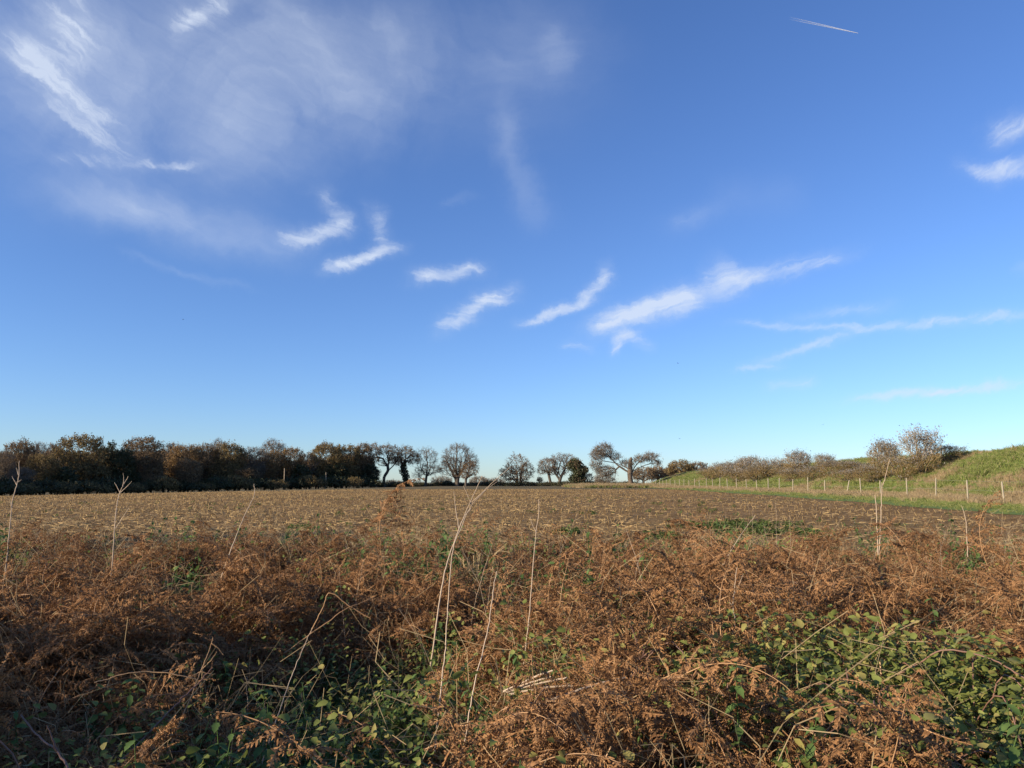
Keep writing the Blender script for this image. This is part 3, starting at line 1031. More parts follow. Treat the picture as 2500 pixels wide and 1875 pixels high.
for px, top, kind, s_, hw, back, lab in (
    (6, 1096, 'bare', 0, 24, 2, 'pale bare tree at the left edge of the photo, first of the wood'),
    (40, 1073, 'rust', 0, 36, 4, 'tall ragged brown tree, second from the left edge in the wood'),
    (90, 1079, 'bare', 1, 28, 12, 'thin pale bare tree rising left of the broad olive oak'),
    (128, 1079, 'birch', 0, 22, 6, 'narrow rusty-topped tree just left of the broad olive oak'),
    (98, 1106, 'olive', 1, 36, -2, 'low olive tree in front, between the left edge and the broad olive oak'),
    (200, 1061, 'olive', 0, 60, 0, 'broad olive-brown oak with the highest crown in the left wood'),
    (262, 1082, 'ivy', 0, 26, 2, 'dark ivy-green tree between the two big oaks of the left wood'),
    (338, 1068, 'rust', 1, 60, 0, 'big rust-brown oak with bare branch tips, second big oak of the wood'),
    (300, 1098, 'ivy', 1, 30, -3, 'dark low ivy-covered tree under the rust-brown big oak'),
    (411, 1080, 'birch', 1, 24, 6, 'slender reddish twiggy tree right of the rust-brown big oak'),
    (440, 1086, 'orange', 0, 38, 2, 'orange-brown tree in the middle of the left wood'),
    (492, 1083, 'rust', 0, 40, 2, 'brown tree right of the orange-brown one mid wood'),
    (527, 1071, 'bare', 0, 26, 6, 'pointed bare tree top standing above the middle of the wood'),
    (556, 1078, 'olive', 1, 42, 0, 'olive brown tree under the pointed bare tree top'),
    (460, 1120, 'rust', 0, 34, -5, 'low dark brown tree in front of the orange-brown tree mid wood'),
    (610, 1091, 'bare', 1, 40, 0, 'bare dark tree left of the pale domed tree in the wood'),
    (662, 1071, 'bare', 0, 38, 22, 'pale domed bare tree rising behind the wood'),
    (668, 1100, 'orange', 1, 30, -1, 'orange-leaved tree under the pale domed bare tree'),
    (712, 1093, 'orange', 0, 36, 0, 'orange-brown tree above the slim pale pole'),
    (748, 1107, 'bare', 1, 34, 1, 'low bare tree in the dip of the wood skyline'),
    (795, 1078, 'olive', 1, 44, 0, 'broad olive-gold oak near the right end of the wood'),
    (846, 1086, 'olive', 0, 44, 1, 'second olive-gold oak touching the broad one near the wood end'),
    (885, 1083, 'rust', 1, 28, 1, 'dark brown tree closing the right end of the dense wood'),
    (905, 1135, 'ivy', 1, 26, -3, 'low dark bushy tree at the foot of the wood end'),
    (820, 1130, 'ivy', 0, 34, -4, 'low dark evergreen under the olive-gold oaks'),
    (735, 1135, 'ivy', 1, 32, -4, 'low dark evergreen right of the slim pale pole'),
    (600, 1140, 'rust', 0, 32, -4, 'low brown thicket below the bare dark tree mid wood'),
    (370, 1140, 'rust', 1, 32, -5, 'low brown thicket right of centre under the rust-brown big oak'),
    (160, 1140, 'ivy', 0, 32, -5, 'low dark evergreen below the left of the broad olive oak'),
    (50, 1140, 'bare', 1, 32, -4, 'low bare thicket near the left edge of the wood')):
    wood_tree(px, top, kind, s_, hw, back, lab)

rng0 = random.Random(5)
for px in range(-560, 900, 42):                       # the depth of the wood behind its front
    for row, back in enumerate((14, 27)):
        x = px + rng0.uniform(-14, 14)
        lim = float(np.interp(x, [-600, 0, 200, 333, 530, 745, 800, 900], [1085, 1098, 1085, 1092, 1093, 1122, 1100, 1104]))
        wood_tree(x, lim + rng0.uniform(2, 16), rng0.choice(['rust', 'rust', 'bare', 'olive', 'orange']), rng0.randint(0, 1), rng0.uniform(34, 46), back,
                  'tree standing deep in the left wood behind its front trees', 'trees deep in the left wood')
for px in range(-560, -20, 46):
    wood_tree(px + rng0.uniform(-10, 10), 1080 + rng0.uniform(-8, 12), rng0.choice(['rust', 'olive', 'bare']), rng0.randint(0, 1), 42, 0,
              'front tree of the wood beyond the left edge', 'trees of the wood outside the view')


# ---- low undergrowth along the foot of the wood, hedge along the far side
def shrub_meshes(name, seed, w, h, n, leaves, ls, mats, tw=.016, tl=.5, twigs=4, up=.2, nst=6, fluff=0, depth=1.0, tip_leaves=None):
    rng = np.random.default_rng(seed)
    tr = []
    for q in range(nst):
        a_ = rng.uniform(0, 6.28)
        e = np.array((math.cos(a_) * w * .35 * rng.random(), math.sin(a_) * w * .35 * rng.random() * depth, h * rng.uniform(.35, .6)))
        b_ = e * np.array((.25, .25, 0)) + (0, 0, -.1)
        tr.append(curve([b_, b_ * .5 + e * .5 + (0, 0, .1 * h), e], 5))
    bl = [(rng.uniform(-.2, .2) * w, rng.uniform(-.2, .2) * w * depth, h * .55, w * .42, w * .42 * depth, h * .42) for q in range(2)]
    bl += [(rng.uniform(-.3, .3) * w, rng.uniform(-.3, .3) * w * depth, h * rng.uniform(.3, .72), w * .22, w * .22 * depth, h * .24) for q in range(4)]
    pts = blob_points(bl, n, seed, .45)
    pts[:, 2] = np.clip(pts[:, 2], .12, None)
    tm, cm = tree_meshes(name, tr, pts, seed, bf=.55, r_base=.07, r_tip=.010, jit=.12, twigs=twigs, tl=tl, tw=tw, up=up, leaves=leaves, ls=ls, mats=mats,
                         trunk_split=.03, leaf_top=tip_leaves)
    return tm, cm


UNDER = [shrub_meshes('undergrowth', 200 + q, 7.0, 2.6, 260, 2600, .15, [MT['bark'], MT['twig_brown'], MT['leaf_ivy' if q < 2 else 'leaf_olive']], tl=.6) for q in range(3)]
for k_, px in enumerate(range(-20, 930, 30)):
    D = wood_D(px) - 6 - (k_ % 3)
    x = P(px, 1183, D)[0]
    t_ = thing('evergreen_bush', 'low dark bush in the undergrowth along the foot of the left wood', 'bush',
               (x, D, gz(x, D) - .1), rng0.uniform(0, 6.28), 'undergrowth bushes of the wood', (1, 1, rng0.uniform(.75, 1.25)))
    tm, cm = UNDER[k_ % 3]
    obj('stems', tm, t_); obj('foliage', cm, t_)
HEDGE = [shrub_meshes('hedge', 210 + q, 5.5, 1.35, 200, 1500, .12, [MT['bark'], MT['twig_brown'], MT[('leaf_ivy', 'leaf_rust')[q]]], tl=.35, tw=.018) for q in range(2)]
for k_, px in enumerate(range(935, 1560, 19)):
    D = 221 + 3 * (k_ % 2)
    x = P(px, 1183, D)[0]
    t_ = thing('hedge_bush', 'dark clipped-looking bush in the low hedge along the far field edge', 'bush', (x, D, gz(x, D) - .15), rng0.uniform(0, 6.28),
               'bushes of the far hedge', (1, 1, rng0.uniform(.7, 1.2)))
    tm, cm = HEDGE[k_ % 2]
    obj('stems', tm, t_); obj('foliage', cm, t_)
PALE = [shrub_meshes('pale_scrub', 220 + q, 7, 3.0, 240, 900, .12, [MT['bark'], MT['twig_grey'], MT['leaf_pale']], tl=.6, tw=.02, twigs=6) for q in range(2)]
for k_, (px, lab) in enumerate(((960, 'pale scrub in the gap between the leaning tree and the ivy-clad trunk'),
                                (1075, 'pale scrub on the hedge left of the great round bare tree'),
                                (1165, 'pale grey scrub on the hedge right of the great round bare tree'),
                                (1205, 'pale grey scrub on the hedge left of the lone rounded oak'))):
    D = 232
    x = P(px, 1183, D)[0]
    t_ = thing('scrub_bush', lab, 'bush', (x, D, gz(x, D) - .2), rng0.uniform(0, 6.28), None, (1, 1, rng0.uniform(.8, 1.1)))
    tm, cm = PALE[k_ % 2]
    obj('stems', tm, t_); obj('foliage', cm, t_)

# ---- slim pale poles before the wood
for px, y0, y1, lab in ((693, 1143, 1184, 'slim tall pale pole standing before the dark wood'), (795, 1153, 1183, 'shorter pale pole before the wood below the olive-gold oak')):
    D = wood_D(px) - 9
    b = P(px, y1, D); b[2] = gz(b[0], b[1]) - .2
    t_ = P(px, y0, D)
    mb = MB()
    tube(mb, curve([(0, 0, 0), (.03, 0, (t_[2] - b[2]) * .5), (0, 0, t_[2] - b[2])], 5), [.09, .085, .08, .075, .065], 7)
    tag(obj('pole', mb.mesh('pole', [MT['stem_pale']]), None, b), lab, 'pole')

# ---- trees off the left edge whose shade falls on the verge
SHADE = []
for x, y, h, kind, s_ in ((-8.6, -.1, 3.35, 'rust', 0), (-9.4, 1.5, 3.2, 'bare', 1), (-8.3, -2.1, 3.5, 'bare', 0), (-21, 11.0, 6.6, 'birch', 0)):
    tm, cm = PROTO[kind][s_]
    place_tree('roadside_tree', 'roadside tree beyond the left edge', tm, cm, (x, y, gz(x, y) - .1), 'roadside trees outside the view', x, (h / 10 * 1.05, h / 10 * 1.05, h / 10))

# ------------------------------------------------------------------ scrub on the embankment
SCRUB_M = [MT['bark'], MT['scrub'], MT['scrub_tip']]
SCRUB = [shrub_meshes('thorn_scrub', 240 + q, 3.4, 3.2, 330, 1300, .055, SCRUB_M, tw=.008, tl=.5, twigs=5, up=.35, nst=9,
                      tip_leaves=lambda E: np.clip((E[:, 2] - 1.9) / 1.2, .05, 1)) for q in range(3)]
for q, (tm, cm) in enumerate(SCRUB):          # old seed fluff in the upper twigs
    pass


def fluff_mesh(name, seed, w, h, n):
    rng = np.random.default_rng(seed)
    mb = MB()
    d = nrm(rng.normal(size=(n, 3)))
    C = np.array((0, 0, h * .62)) + d * np.array((w * .42, w * .42, h * .36)) * rng.uniform(.4, .95, (n, 1))
    dd = nrm(rng.normal(size=(n, 3)))
    s = rng.uniform(.03, .07, (n, 1))
    ribbons(mb, C - dd * s, C + dd * s, s[:, 0] * .6, s[:, 0] * .5, rng)
    return mb.mesh(name, [MT['fluff']])


FLUFF = [fluff_mesh('seed_fluff', 260 + q, 3.2, 3.2, 700) for q in range(2)]


def bank_x_for(px, D):
    return P(px, 1183, D)[0]


for k_, (px, top, X, sc, fl, lab) in enumerate((
    (2252, 1053, 31.2, .88, 1, 'tallest grey-topped thorn bush on the embankment'),
    (2166, 1080, 31.0, .85, 1, 'round grey-topped bush just left of the tallest one on the bank'),
    (2322, 1090, 34.2, .95, 0, 'sprawling low bush near the bank crest right of the tallest one'),
    (2205, 1115, 30.2, .9, 0, 'brown lower bush between the two grey-topped bushes'),
    (2100, 1128, 31.4, 1.2, 0, 'wide low brown bush with green patch left of the grey-topped pair'),
    (2050, 1126, 31.4, 1.2, 0, 'low brown bush mid bank, second left of the grey-topped pair'),
    (2017, 1111, 33.0, .8, 1, 'small bush with wispy grey top on the bank crest'),
    (1957, 1103, 31.4, 1.05, 1, 'bush with pointed grey top in the middle of the scrub row'),
    (1915, 1132, 30.8, 1.1, 0, 'brown bush under and left of the pointed grey top'),
    (1885, 1121, 31.2, 1.15, 1, 'broad grey-brown bush, third from the field corner'),
    (1823, 1117, 31.2, 1.1, 1, 'rounded grey-brown bush left of the broad one on the bank'),
    (1790, 1129, 31.0, 1.1, 1, 'brown bush far along the bank, near the dark spreading tree'),
    (1765, 1132, 31.0, 1.1, 0, 'smaller far bush left along the bank scrub'),
    (1735, 1142, 30.5, 1.3, 0, 'low far bush where the bank scrub begins'),
    (1850, 1138, 29.6, .95, 0, 'low brown bush before the rounded grey-brown bush on the bank'),
    (1930, 1146, 29.6, .95, 0, 'low brown bush at the bank foot under the pointed grey top'),
    (1985, 1140, 30.2, 1.0, 0, 'brown bush just right of the pointed grey top'),
    (2075, 1148, 29.8, .8, 0, 'low brown bush at the bank foot before the wide low one'),
    (1800, 1146, 29.4, .95, 0, 'low far bush before the field corner trees'),
    (2135, 1138, 30.0, .8, 0, 'low bush tucked under the round grey-topped bush'))):
    u = (px - 1250) / FPX / 1.0085
    D = X / u
    z = float(bank_z(np.array(X), np.array(D))) - .15
    h = max(1.2, P(px, top, D)[2] - z)
    tm, cm = SCRUB[k_ % 3]
    w = sc * (1.0 if D < 75 else D / 75 * .84)
    t_ = thing('thorn_bush', lab, 'bush', (X, D, z), k_ * 1.7, 'scrub on the embankment', (w, w * 1.15, h / float(np.percentile([v.co.z for v in cm.vertices], 97))))
    obj('stems', tm, t_); obj('foliage', cm, t_)
    if fl:
        tag(obj('seed_fluff', FLUFF[k_ % 2], t_), kind='stuff')

# ------------------------------------------------------------------ fence
fen = thing('wire_fence', 'post and wire fence along the foot of the embankment', 'fence', (24, 0, 0))
mbp = MB()
tube(mbp, [(0, 0, -.3), (0, 0, .5), (.004, .003, 1.0), (.006, 0, 1.36), (.006, 0, 1.42)], [.042, .041, .040, .039, .013], 8)
post_me = mbp.mesh('post', [MT['post']])
rng1 = random.Random(9)
post_y = [34.8, 37.9, 40.9, 44.1, 47.1, 50.5, 53.3, 55.9, 59.6, 63, 66.5, 69.8, 72.8, 76, 79.5, 82.8, 86.2]
while post_y[-1] < 150:
    post_y.append(post_y[-1] + rng1.uniform(3.0, 3.7))
tops = []
for y in post_y:
    x = rng1.uniform(-.05, .05) + .012 * max(0, y - 90)
    z = float(gz(24, y)) - .02
    lean = (rng1.uniform(-.05, .05), rng1.uniform(-.05, .05), rng1.uniform(0, 6))
    if abs(y - 55.9) < .01:
        lean = (0, .22, 0)
    obj('post', post_me, fen, (x, y, z), lean, (1, 1, rng1.uniform(.86, 1.05)))
    tops.append((x, y, z))
for hh in (.35, .75, 1.22):
    mb = MB()
    T = np.array(tops) + (0, 0, hh) + np.array((-.055, 0, 0))
    prisms(mb, T[:-1], T[1:], .003, .003, 3)
    obj('wire', mb.mesh('wire', [MT['wire']]), fen)


# ------------------------------------------------------------------ grass: bank, margin, straw
def tuft_mesh(name, seed, n, h, w, mat, spread=.16, droop=.5, bw=.006):
    rng = np.random.default_rng(seed)
    mb = MB()
    a_ = rng.uniform(0, 6.28, n)
    B = np.stack((np.cos(a_), np.sin(a_), a_ * 0), 1) * (rng.random((n, 1)) ** .5) * spread
    d = np.stack((np.cos(a_ + rng.normal(size=n) * .6), np.sin(a_ + rng.normal(size=n) * .6), a_ * 0), 1)
    hh = h * rng.uniform(.45, 1.1, (n, 1))
    M_ = B + d * hh * droop * .25 + np.array((0, 0, 1.)) * hh * .6
    T_ = M_ + d * hh * droop * .55 + np.array((0, 0, 1.)) * hh * .32 * rng.uniform(.1, 1, (n, 1))
    side = rng.normal(size=(n, 3))
    ribbons(mb, B, M_, bw, bw * .8, rng, 0, side)
    ribbons(mb, M_, T_, bw * .8, bw * .15, rng, 0, side)
    return mb.mesh(name, [mat])


rs = np.random.default_rng(77)
TUFT = [tuft_mesh('grass_tuft', 300 + q, 46, .34, .1, MT['grass'], .24, .9, .010) for q in range(3)]
DRY = [tuft_mesh('dry_tuft', 310 + q, 40, .55, .1, MT['grass_dry'], .2, .45, .008) for q in range(2)]
# bank face
n = 15000
by = 24 + 140 * rs.random(n) ** 1.5
bx = rs.uniform(26.2, 37.5, n)
bz = bank_z(bx, by)
clump = vnoise(bx, by, .5, 12)
sc_ = (.55 + .9 * clump) * rs.uniform(.7, 1.25, n)
idx = rs.integers(0, 3, n)
dry = vnoise(bx, by, .3, 13) + rs.normal(size=n) * .14 > .70
idx[dry] = 3 + rs.integers(0, 2, dry.sum())
sc_[dry] *= .7
scatter('bank_grass', TUFT + DRY, np.stack((bx, by, bz - .02), 1), np.stack((rs.normal(size=n) * .12, -.35 + rs.normal(size=n) * .12, rs.uniform(0, 6.28, n)), 1),
        np.repeat(sc_[:, None], 3, 1), idx)
# margin
n = 12000
my_ = 14 + 150 * rs.random(n) ** 1.6
ex = edge_x(my_)
mx_ = ex + (27.2 - ex) * rs.random(n) ** .8
tdry = (mx_ > 22.3 + rs.normal(size=n) * .9)
idx = np.where(tdry & (rs.random(n) < .5), 3 + rs.integers(0, 2, n), rs.integers(0, 3, n))
sc_ = np.where(idx >= 3, rs.uniform(.5, 1.0, n), rs.uniform(.3, .75, n) * np.clip((mx_ - ex) / 2.5 + .35, 0, 1))
scatter('margin_grass', TUFT + DRY, np.stack((mx_, my_, gz(mx_, my_) + .08 * np.clip((mx_ - ex), 0, 1)), 1),
        np.stack((rs.normal(size=n) * .1, rs.normal(size=n) * .1, rs.uniform(0, 6.28, n)), 1), np.repeat(sc_[:, None], 3, 1), idx)
# dry grass along the near field edge, mostly on the left
n = 260
ex_ = rs.uniform(-10.5, 10.5, n); ey_ = rs.uniform(10.0, 14.5, n)
keep = rs.random(n) < np.where(ex_ < -1.5, .95, .3)
scatter('edge_grass', DRY, np.stack((ex_, ey_, gz(ex_, ey_)), 1)[keep], np.stack((rs.normal(size=n) * .15, rs.normal(size=n) * .15, rs.uniform(0, 6.28, n)), 1)[keep],
        np.repeat(rs.uniform(.6, 1.25, n)[:, None], 3, 1)[keep], rs.integers(0, 2, n)[keep])
# grass round the old oak and the fence end
n = 2600
gx = rs.uniform(10, 30, n); gy = rs.uniform(128, 160, n)
idx = np.where(rs.random(n) < .5, 3 + rs.integers(0, 2, n), rs.integers(0, 3, n))
keep = gx > 12 + rs.normal(size=n) * 1.5
scatter('oak_grass', TUFT + DRY, np.stack((gx, gy, gz(gx, gy)), 1)[keep], np.stack((gx * 0, gx * 0, rs.uniform(0, 6.28, n)), 1)[keep],
        np.repeat(rs.uniform(1, 2.0, n)[:, None], 3, 1)[keep], idx[keep])

# ------------------------------------------------------------------ maize stubble and straw
mb = MB()
Yr = np.arange(14.5, 98, .75)
SX, SY = [], []
for y in Yr:
    half = .74 * y + 3
    xx = np.arange(-half, min(half, float(edge_x(y)) - .6), .19)
    xx = xx + rs.normal(size=len(xx)) * .05
    yy = y + .10 * np.sin(xx * .05) + rs.normal(size=len(xx)) * .035 + .012 * xx
    SX.append(xx); SY.append(yy)
SX, SY = np.concatenate(SX), np.concatenate(SY)
dens = .95 - .5 * sstep(-8, 12, SX - .1 * SY) * (1 - .3 * vnoise(SX, SY, .15, 21))
dens *= .30 + .75 * vnoise(SX, SY, .35, 22)
k = rs.random(len(SX)) < dens
SX, SY = SX[k], SY[k]
n = len(SX)
B = np.stack((SX, SY, gz(SX, SY) - .02), 1)
hh = rs.uniform(.05, .17, n)
T_ = B + np.stack((rs.normal(size=n) * .05, rs.normal(size=n) * .05, hh), 1)
rr = rs.uniform(.008, .013, n)
prisms(mb, B, T_, rr, rr * .95, 3)
# lying straw
n = 150000
ly = 13 + (85 * rs.random(n) ** 1.25)
lx = rs.uniform(-1, 1, n) * (.74 * ly + 3)
k = (lx < edge_x(ly) - .3) & (rs.random(n) < (.95 - .62 * sstep(-8, 14, lx - .1 * ly)) * (.12 + .95 * vnoise(lx, ly, .3, 23)))
lx, ly = lx[k], ly[k]
n = len(lx)
ang = rs.normal(size=n) * .8
ln = rs.uniform(.025, .13, n)
C = np.stack((lx, ly, gz(lx, ly) + rs.uniform(.01, .07, n)), 1)
d = np.stack((np.cos(ang), np.sin(ang), rs.normal(size=n) * .16), 1) * ln[:, None]
wd = rs.uniform(.006, .018, n)
side = np.stack((rs.normal(size=n) * .5, -np.abs(rs.normal(size=n)) * .5, np.ones(n)), 1)
ribbons(mb, C - d, C + d, wd, wd * .7, rs, 0, side)
tag(obj('maize_stubble', mb.mesh('maize_stubble', [MT['straw']])), 'cut maize stalks and straw in rows on the field', None, None, 'stuff')


# ------------------------------------------------------------------ green weeds in the field
def leaf_blade(L_, W, fold=.25, droop=.3, n=4, serr=0.0):
    """a pointed leaf along +Y with folded halves; returns verts, faces"""
    t = np.linspace(0, 1, n + 1)
    w = W * np.sin(np.pi * np.clip(t, 0, 1) ** .75) * .5
    w[0] = W * .12
    w[-1] = 0
    if serr:
        w[1:-1] *= 1 + serr * np.where(np.arange(n - 1) % 2 == 0, 1, -1)
    y = L_ * t
    z = -droop * L_ * t ** 2
    C = np.stack((0 * t, y, z), 1)
    l = C + np.stack((-w, 0 * t, w * fold), 1)
    r_ = C + np.stack((w, 0 * t, w * fold), 1)
    V = np.concatenate((l, C, r_))
    m = n + 1
    i_ = np.arange(n)
    F = np.concatenate((np.stack((i_, m + i_, m + i_ + 1, i_ + 1), 1), np.stack((m + i_, 2 * m + i_, 2 * m + i_ + 1, m + i_ + 1), 1)))
    return V, F


def rot_to(yaw, pitch, roll=0.0):
    return np.array(Euler((pitch, roll, yaw)).to_matrix())


def rosette(name, seed, n, L_, W, mat, h=.1, spread=.1, serr=0):
    rng = np.random.default_rng(seed)
    mb = MB()
    for q in range(n):
        V, F = leaf_blade(L_ * rng.uniform(.6, 1.2), W * rng.uniform(.7, 1.2), .3, rng.uniform(.1, .5), 4, serr)
        a_ = rng.uniform(0, 6.28)
        V = V @ rot_to(a_, rng.uniform(-.3, .8), rng.uniform(-.5, .5)).T
        r_ = spread * rng.random() ** .5
        mb.add(V + (math.cos(a_) * r_, math.sin(a_) * r_, h * rng.random()), F)
    return mb.mesh(name, [mat])


WEED = [rosette('weed_rosette', 330 + q, 26, .13, .05, MT['weed'], .12, .14) for q in range(3)]
wp = []
for (px, py, ax, ay, m) in ((1770, 1272, 1.2, .8, 150), (1900, 1284, 1.3, .6, 140), (1830, 1268, 1.8, 1.0, 50), (1625, 1290, .5, .5, 20), (1390, 1282, .4, .3, 16), (740, 1272, .5, .3, 12)):
    D = (EYE - .55) * FPX / (py - 1183)
    c = P(px, py, D)
    q = rs.normal(size=(m, 2)) * (ax * .5, ay * .5)
    wp.append(np.stack((c[0] + q[:, 0], c[1] + q[:, 1]), 1))
wp = np.concatenate(wp)
extra = np.stack((rs.uniform(-30, 18, 900), 14 + 40 * rs.random(900) ** 1.3), 1)
extra = extra[vnoise(extra[:, 0], extra[:, 1], .25, 31) > .62]
wp = np.concatenate((wp, extra))
n = len(wp)
wsc = np.concatenate((rs.uniform(.5, 1.05, n - len(extra)), rs.uniform(.3, .8, len(extra))))
scatter('field_weeds', WEED, np.stack((wp[:, 0], wp[:, 1], gz(wp[:, 0], wp[:, 1])), 1), np.stack((rs.normal(size=n) * .2, rs.normal(size=n) * .2, rs.uniform(0, 6.28, n)), 1),
        np.repeat(wsc[:, None], 3, 1), rs.integers(0, 3, n))


# ------------------------------------------------------------------ foreground: bracken, nettles, brambles, dead stems
def frond_mesh(name, seed, Ls, curl=1.0, npin=13, dens=12):
    """a dead bracken frond: arched stalk, drooping side branches, shrivelled leaflets"""
    rng = np.random.default_rng(seed)
    mb = MB()
    m = 22
    t = np.linspace(0, 1, m)
    a0, a1 = rng.uniform(.9, 1.45), rng.uniform(-.9, -.1)
    ang = a0 + (a1 - a0) * t ** rng.uniform(1.0, 1.6)
    yaw = np.cumsum(rng.normal(size=m) * .05)
    ds = Ls / m
    d = np.stack((np.cos(ang) * np.cos(yaw), np.cos(ang) * np.sin(yaw), np.sin(ang)), 1)
    R_ = np.concatenate(([[0, 0, 0]], np.cumsum(d * ds, 0)[:-1]))
    tube(mb, R_, np.interp(t, [0, 1], [.0042, .0012]), 4, 1)
    up = np.array((0, 0, 1.))
    for q, tt in enumerate(np.linspace(.28, .985, npin)):
        i_ = min(int(tt * (m - 1)), m - 2)
        f = tt * (m - 1) - i_
        p0 = R_[i_] * (1 - f) + R_[i_ + 1] * f
        ax = d[i_]
        for sgn in (-1, 1):
            Lp = Ls * .36 * (1 - ((tt - .28) / .72) ** 1.25) * rng.uniform(.7, 1.1) + .018
            s = np.cross(ax, up); s /= max(np.linalg.norm(s), 1e-6)
            pd = s * sgn * rng.uniform(.7, 1.0) + ax * rng.uniform(.1, .6) + up * rng.uniform(-.35, .3) + rng.normal(size=3) * .15
            pd /= np.linalg.norm(pd)
            k_ = 7
            pts = [p0]
            dd = pd.copy()
            bend = rng.normal(size=3) * .18 * curl + np.array((0, 0, -.16 * curl))
            for z in range(k_ - 1):
                pts.append(pts[-1] + dd * Lp / (k_ - 1))
                dd = dd + bend * (1 + z * .25)
                dd /= np.linalg.norm(dd)
            pts = np.array(pts)
            ribbons(mb, pts[:-1], pts[1:], .0016, .0013, rng, 1)
            # leaflets along the side branch
            nl = max(5, int(dens * 1.45 * Lp / (Ls * .30) + 4))
            u = np.repeat(np.linspace(.08, .99, nl), 2)
            sg = np.tile((-1., 1.), nl)
            x = u * (k_ - 1)
            ii = np.minimum(x.astype(int), k_ - 2)
            ff = (x - ii)[:, None]
            C = pts[ii] * (1 - ff) + pts[ii + 1] * ff
            T = nrm(pts[ii + 1] - pts[ii])
            nn = nrm(np.cross(T, up + rng.normal(size=3) * .3))
            ll = (.036 * (1 - u * .75) * rng.uniform(.6, 1.15, len(u)) * min(1.0, Lp / .12 + .35))[:, None]
            ld = nrm(nn * sg[:, None] + T * .35 + rng.normal(size=C.shape) * .35 * curl + np.array((0, 0, -.25 * curl)))
            M_ = C + ld * ll * .6
            E_ = M_ + nrm(ld + np.array((0, 0, -.8 * curl)) + rng.normal(size=C.shape) * .5 * curl) * ll * .45
            side = np.tile(up + rng.normal(size=3) * .5, (len(u), 1))
            ribbons(mb, C, M_, .0034, .0030, rng, 0, side)
            ribbons(mb, M_, E_, .0030, .0008, rng, 0, side)
    return mb.mesh(name, [MT['bracken'], MT['bracken_stalk']])


def tangle_mesh(name, seed, n, w, h, mat, bw=.0018, ln=.16):
    """a heap of crossing dead strands"""
    rng = np.random.default_rng(seed)
    mb = MB()
    r_ = rng.random(n) ** .6 * w
    a_ = rng.uniform(0, 6.28, n)
    S = np.stack((np.cos(a_) * r_, np.sin(a_) * r_, h * np.maximum(0, 1 - (r_ / w) ** 2) * rng.random(n) ** .6), 1)
    d = nrm(rng.normal(size=(n, 3)) * (1, 1, .55))
    for k_ in range(4):
        L_ = ln * .25 * rng.uniform(.5, 1.5, (n, 1))
        E = S + d * L_
        ribbons(mb, S, E, bw, bw * .9, rng, 0)
        S = E
        d = nrm(d + rng.normal(size=(n, 3)) * .5 + np.array((0, 0, -.12)))
    return mb.mesh(name, [mat])


def clump_of(name, mats, seed, n, make):
    return None


rf = np.random.default_rng(4242)
FROND = [frond_mesh('bracken_frond', 500 + q, rf.uniform(.55, .9), rf.uniform(.45, 1.35), int(rf.integers(11, 16)), int(rf.integers(11, 15))) for q in range(9)]
TANGLE = [tangle_mesh('bracken_tangle', 520 + q, 430, .34, .26, MT['tangle']) for q in range(4)]
STRAND = [tangle_mesh('dead_grass', 530 + q, 60, .22, .18, MT['grass_dry'], .0016, .7) for q in range(3)]


def belt(n, y0, y1, pw=1.0, margin=1.3):
    y = y0 + (y1 - y0) * rf.random(n) ** pw
    x = rf.uniform(-1, 1, n) * (.70 * y + margin)
    return x, y


def green_map(x, y):
    """where nettles and brambles grow instead of bracken"""
    g1 = np.exp(-((x + 1.05) / .95) ** 2 - ((y - 5.0) / 2.0) ** 2)                 # nettle hollow
    g2 = 1.0 * np.exp(-((x - 1.85) / .95) ** 2 - ((y - 3.5) / 1.15) ** 2)           # bramble patch on the right
    g3 = .5 * np.exp(-((x + 1.75) / .45) ** 2 - ((y - 3.2) / .4) ** 2)             # lower left
    g4 = 1.0 * np.exp(-((x + .9) / .8) ** 2 - ((y - 9.6) / 1.5) ** 2)              # behind, at the field edge
    g6 = .9 * np.exp(-((x - .1) / .5) ** 2 - ((y - 8.2) / .9) ** 2)
    g5 = .9 * np.exp(-((x - 1.9) / .5) ** 2 - ((y - 9.0) / 1.5) ** 2)
    return np.maximum.reduce([g1, g2, g3, g4, g5, g6])


# --- mounds of bracken with gaps between them
CL = [(.38, 3.35, .62, .50), (.05, 2.65, .5, .30), (-2.45, 3.6, .6, .50), (-1.45, 2.85, .45, .42), (-2.05, 2.95, .42, .38), (-1.75, 4.4, .45, .42), (-.55, 2.6, .35, .25), (.95, 4.6, .6, .55), (-2.9, 4.9, .7, .6), (-2.2, 6.6, .7, .55), (.9, 6.6, .7, .6)]
while len(CL) < 90:
    cx, cy = (float(v[0]) for v in belt(1, 2.1, 12.6, .8))
    if rf.random() < float(green_map(cx, cy)) * (1.6 if cx < .3 else .85):
        continue
    rad = rf.uniform(.40, .78) * (1 + .02 * cy)
    gx_, gy_ = cx - np.sign(cx + 1.0) * rad * .8, cy - np.sign(cy - 5.0) * rad * .8
    if -2.2 < cx < .3 and 3.0 < cy < 8 and float(green_map(gx_, gy_)) > .55:
        continue
    if any((cx - q[0]) ** 2 + (cy - q[1]) ** 2 < (.72 * (rad + q[2])) ** 2 for q in CL):
        if rf.random() < .97:
            continue
    CL.append((cx, cy, rad, rf.uniform(.32, .85) * float(np.interp(cy, [2, 3.2, 6.5, 11], [.6, .9, .95, .66]))))
CL = np.array(CL)


def mound(x, y):
    x, y = np.asarray(x, float), np.asarray(y, float)
    d = 1 - ((x[..., None] - CL[:, 0]) ** 2 + (y[..., None] - CL[:, 1]) ** 2) / CL[:, 2] ** 2
    return np.max(np.sqrt(np.clip(d, 0, 1)) * CL[:, 3], -1)


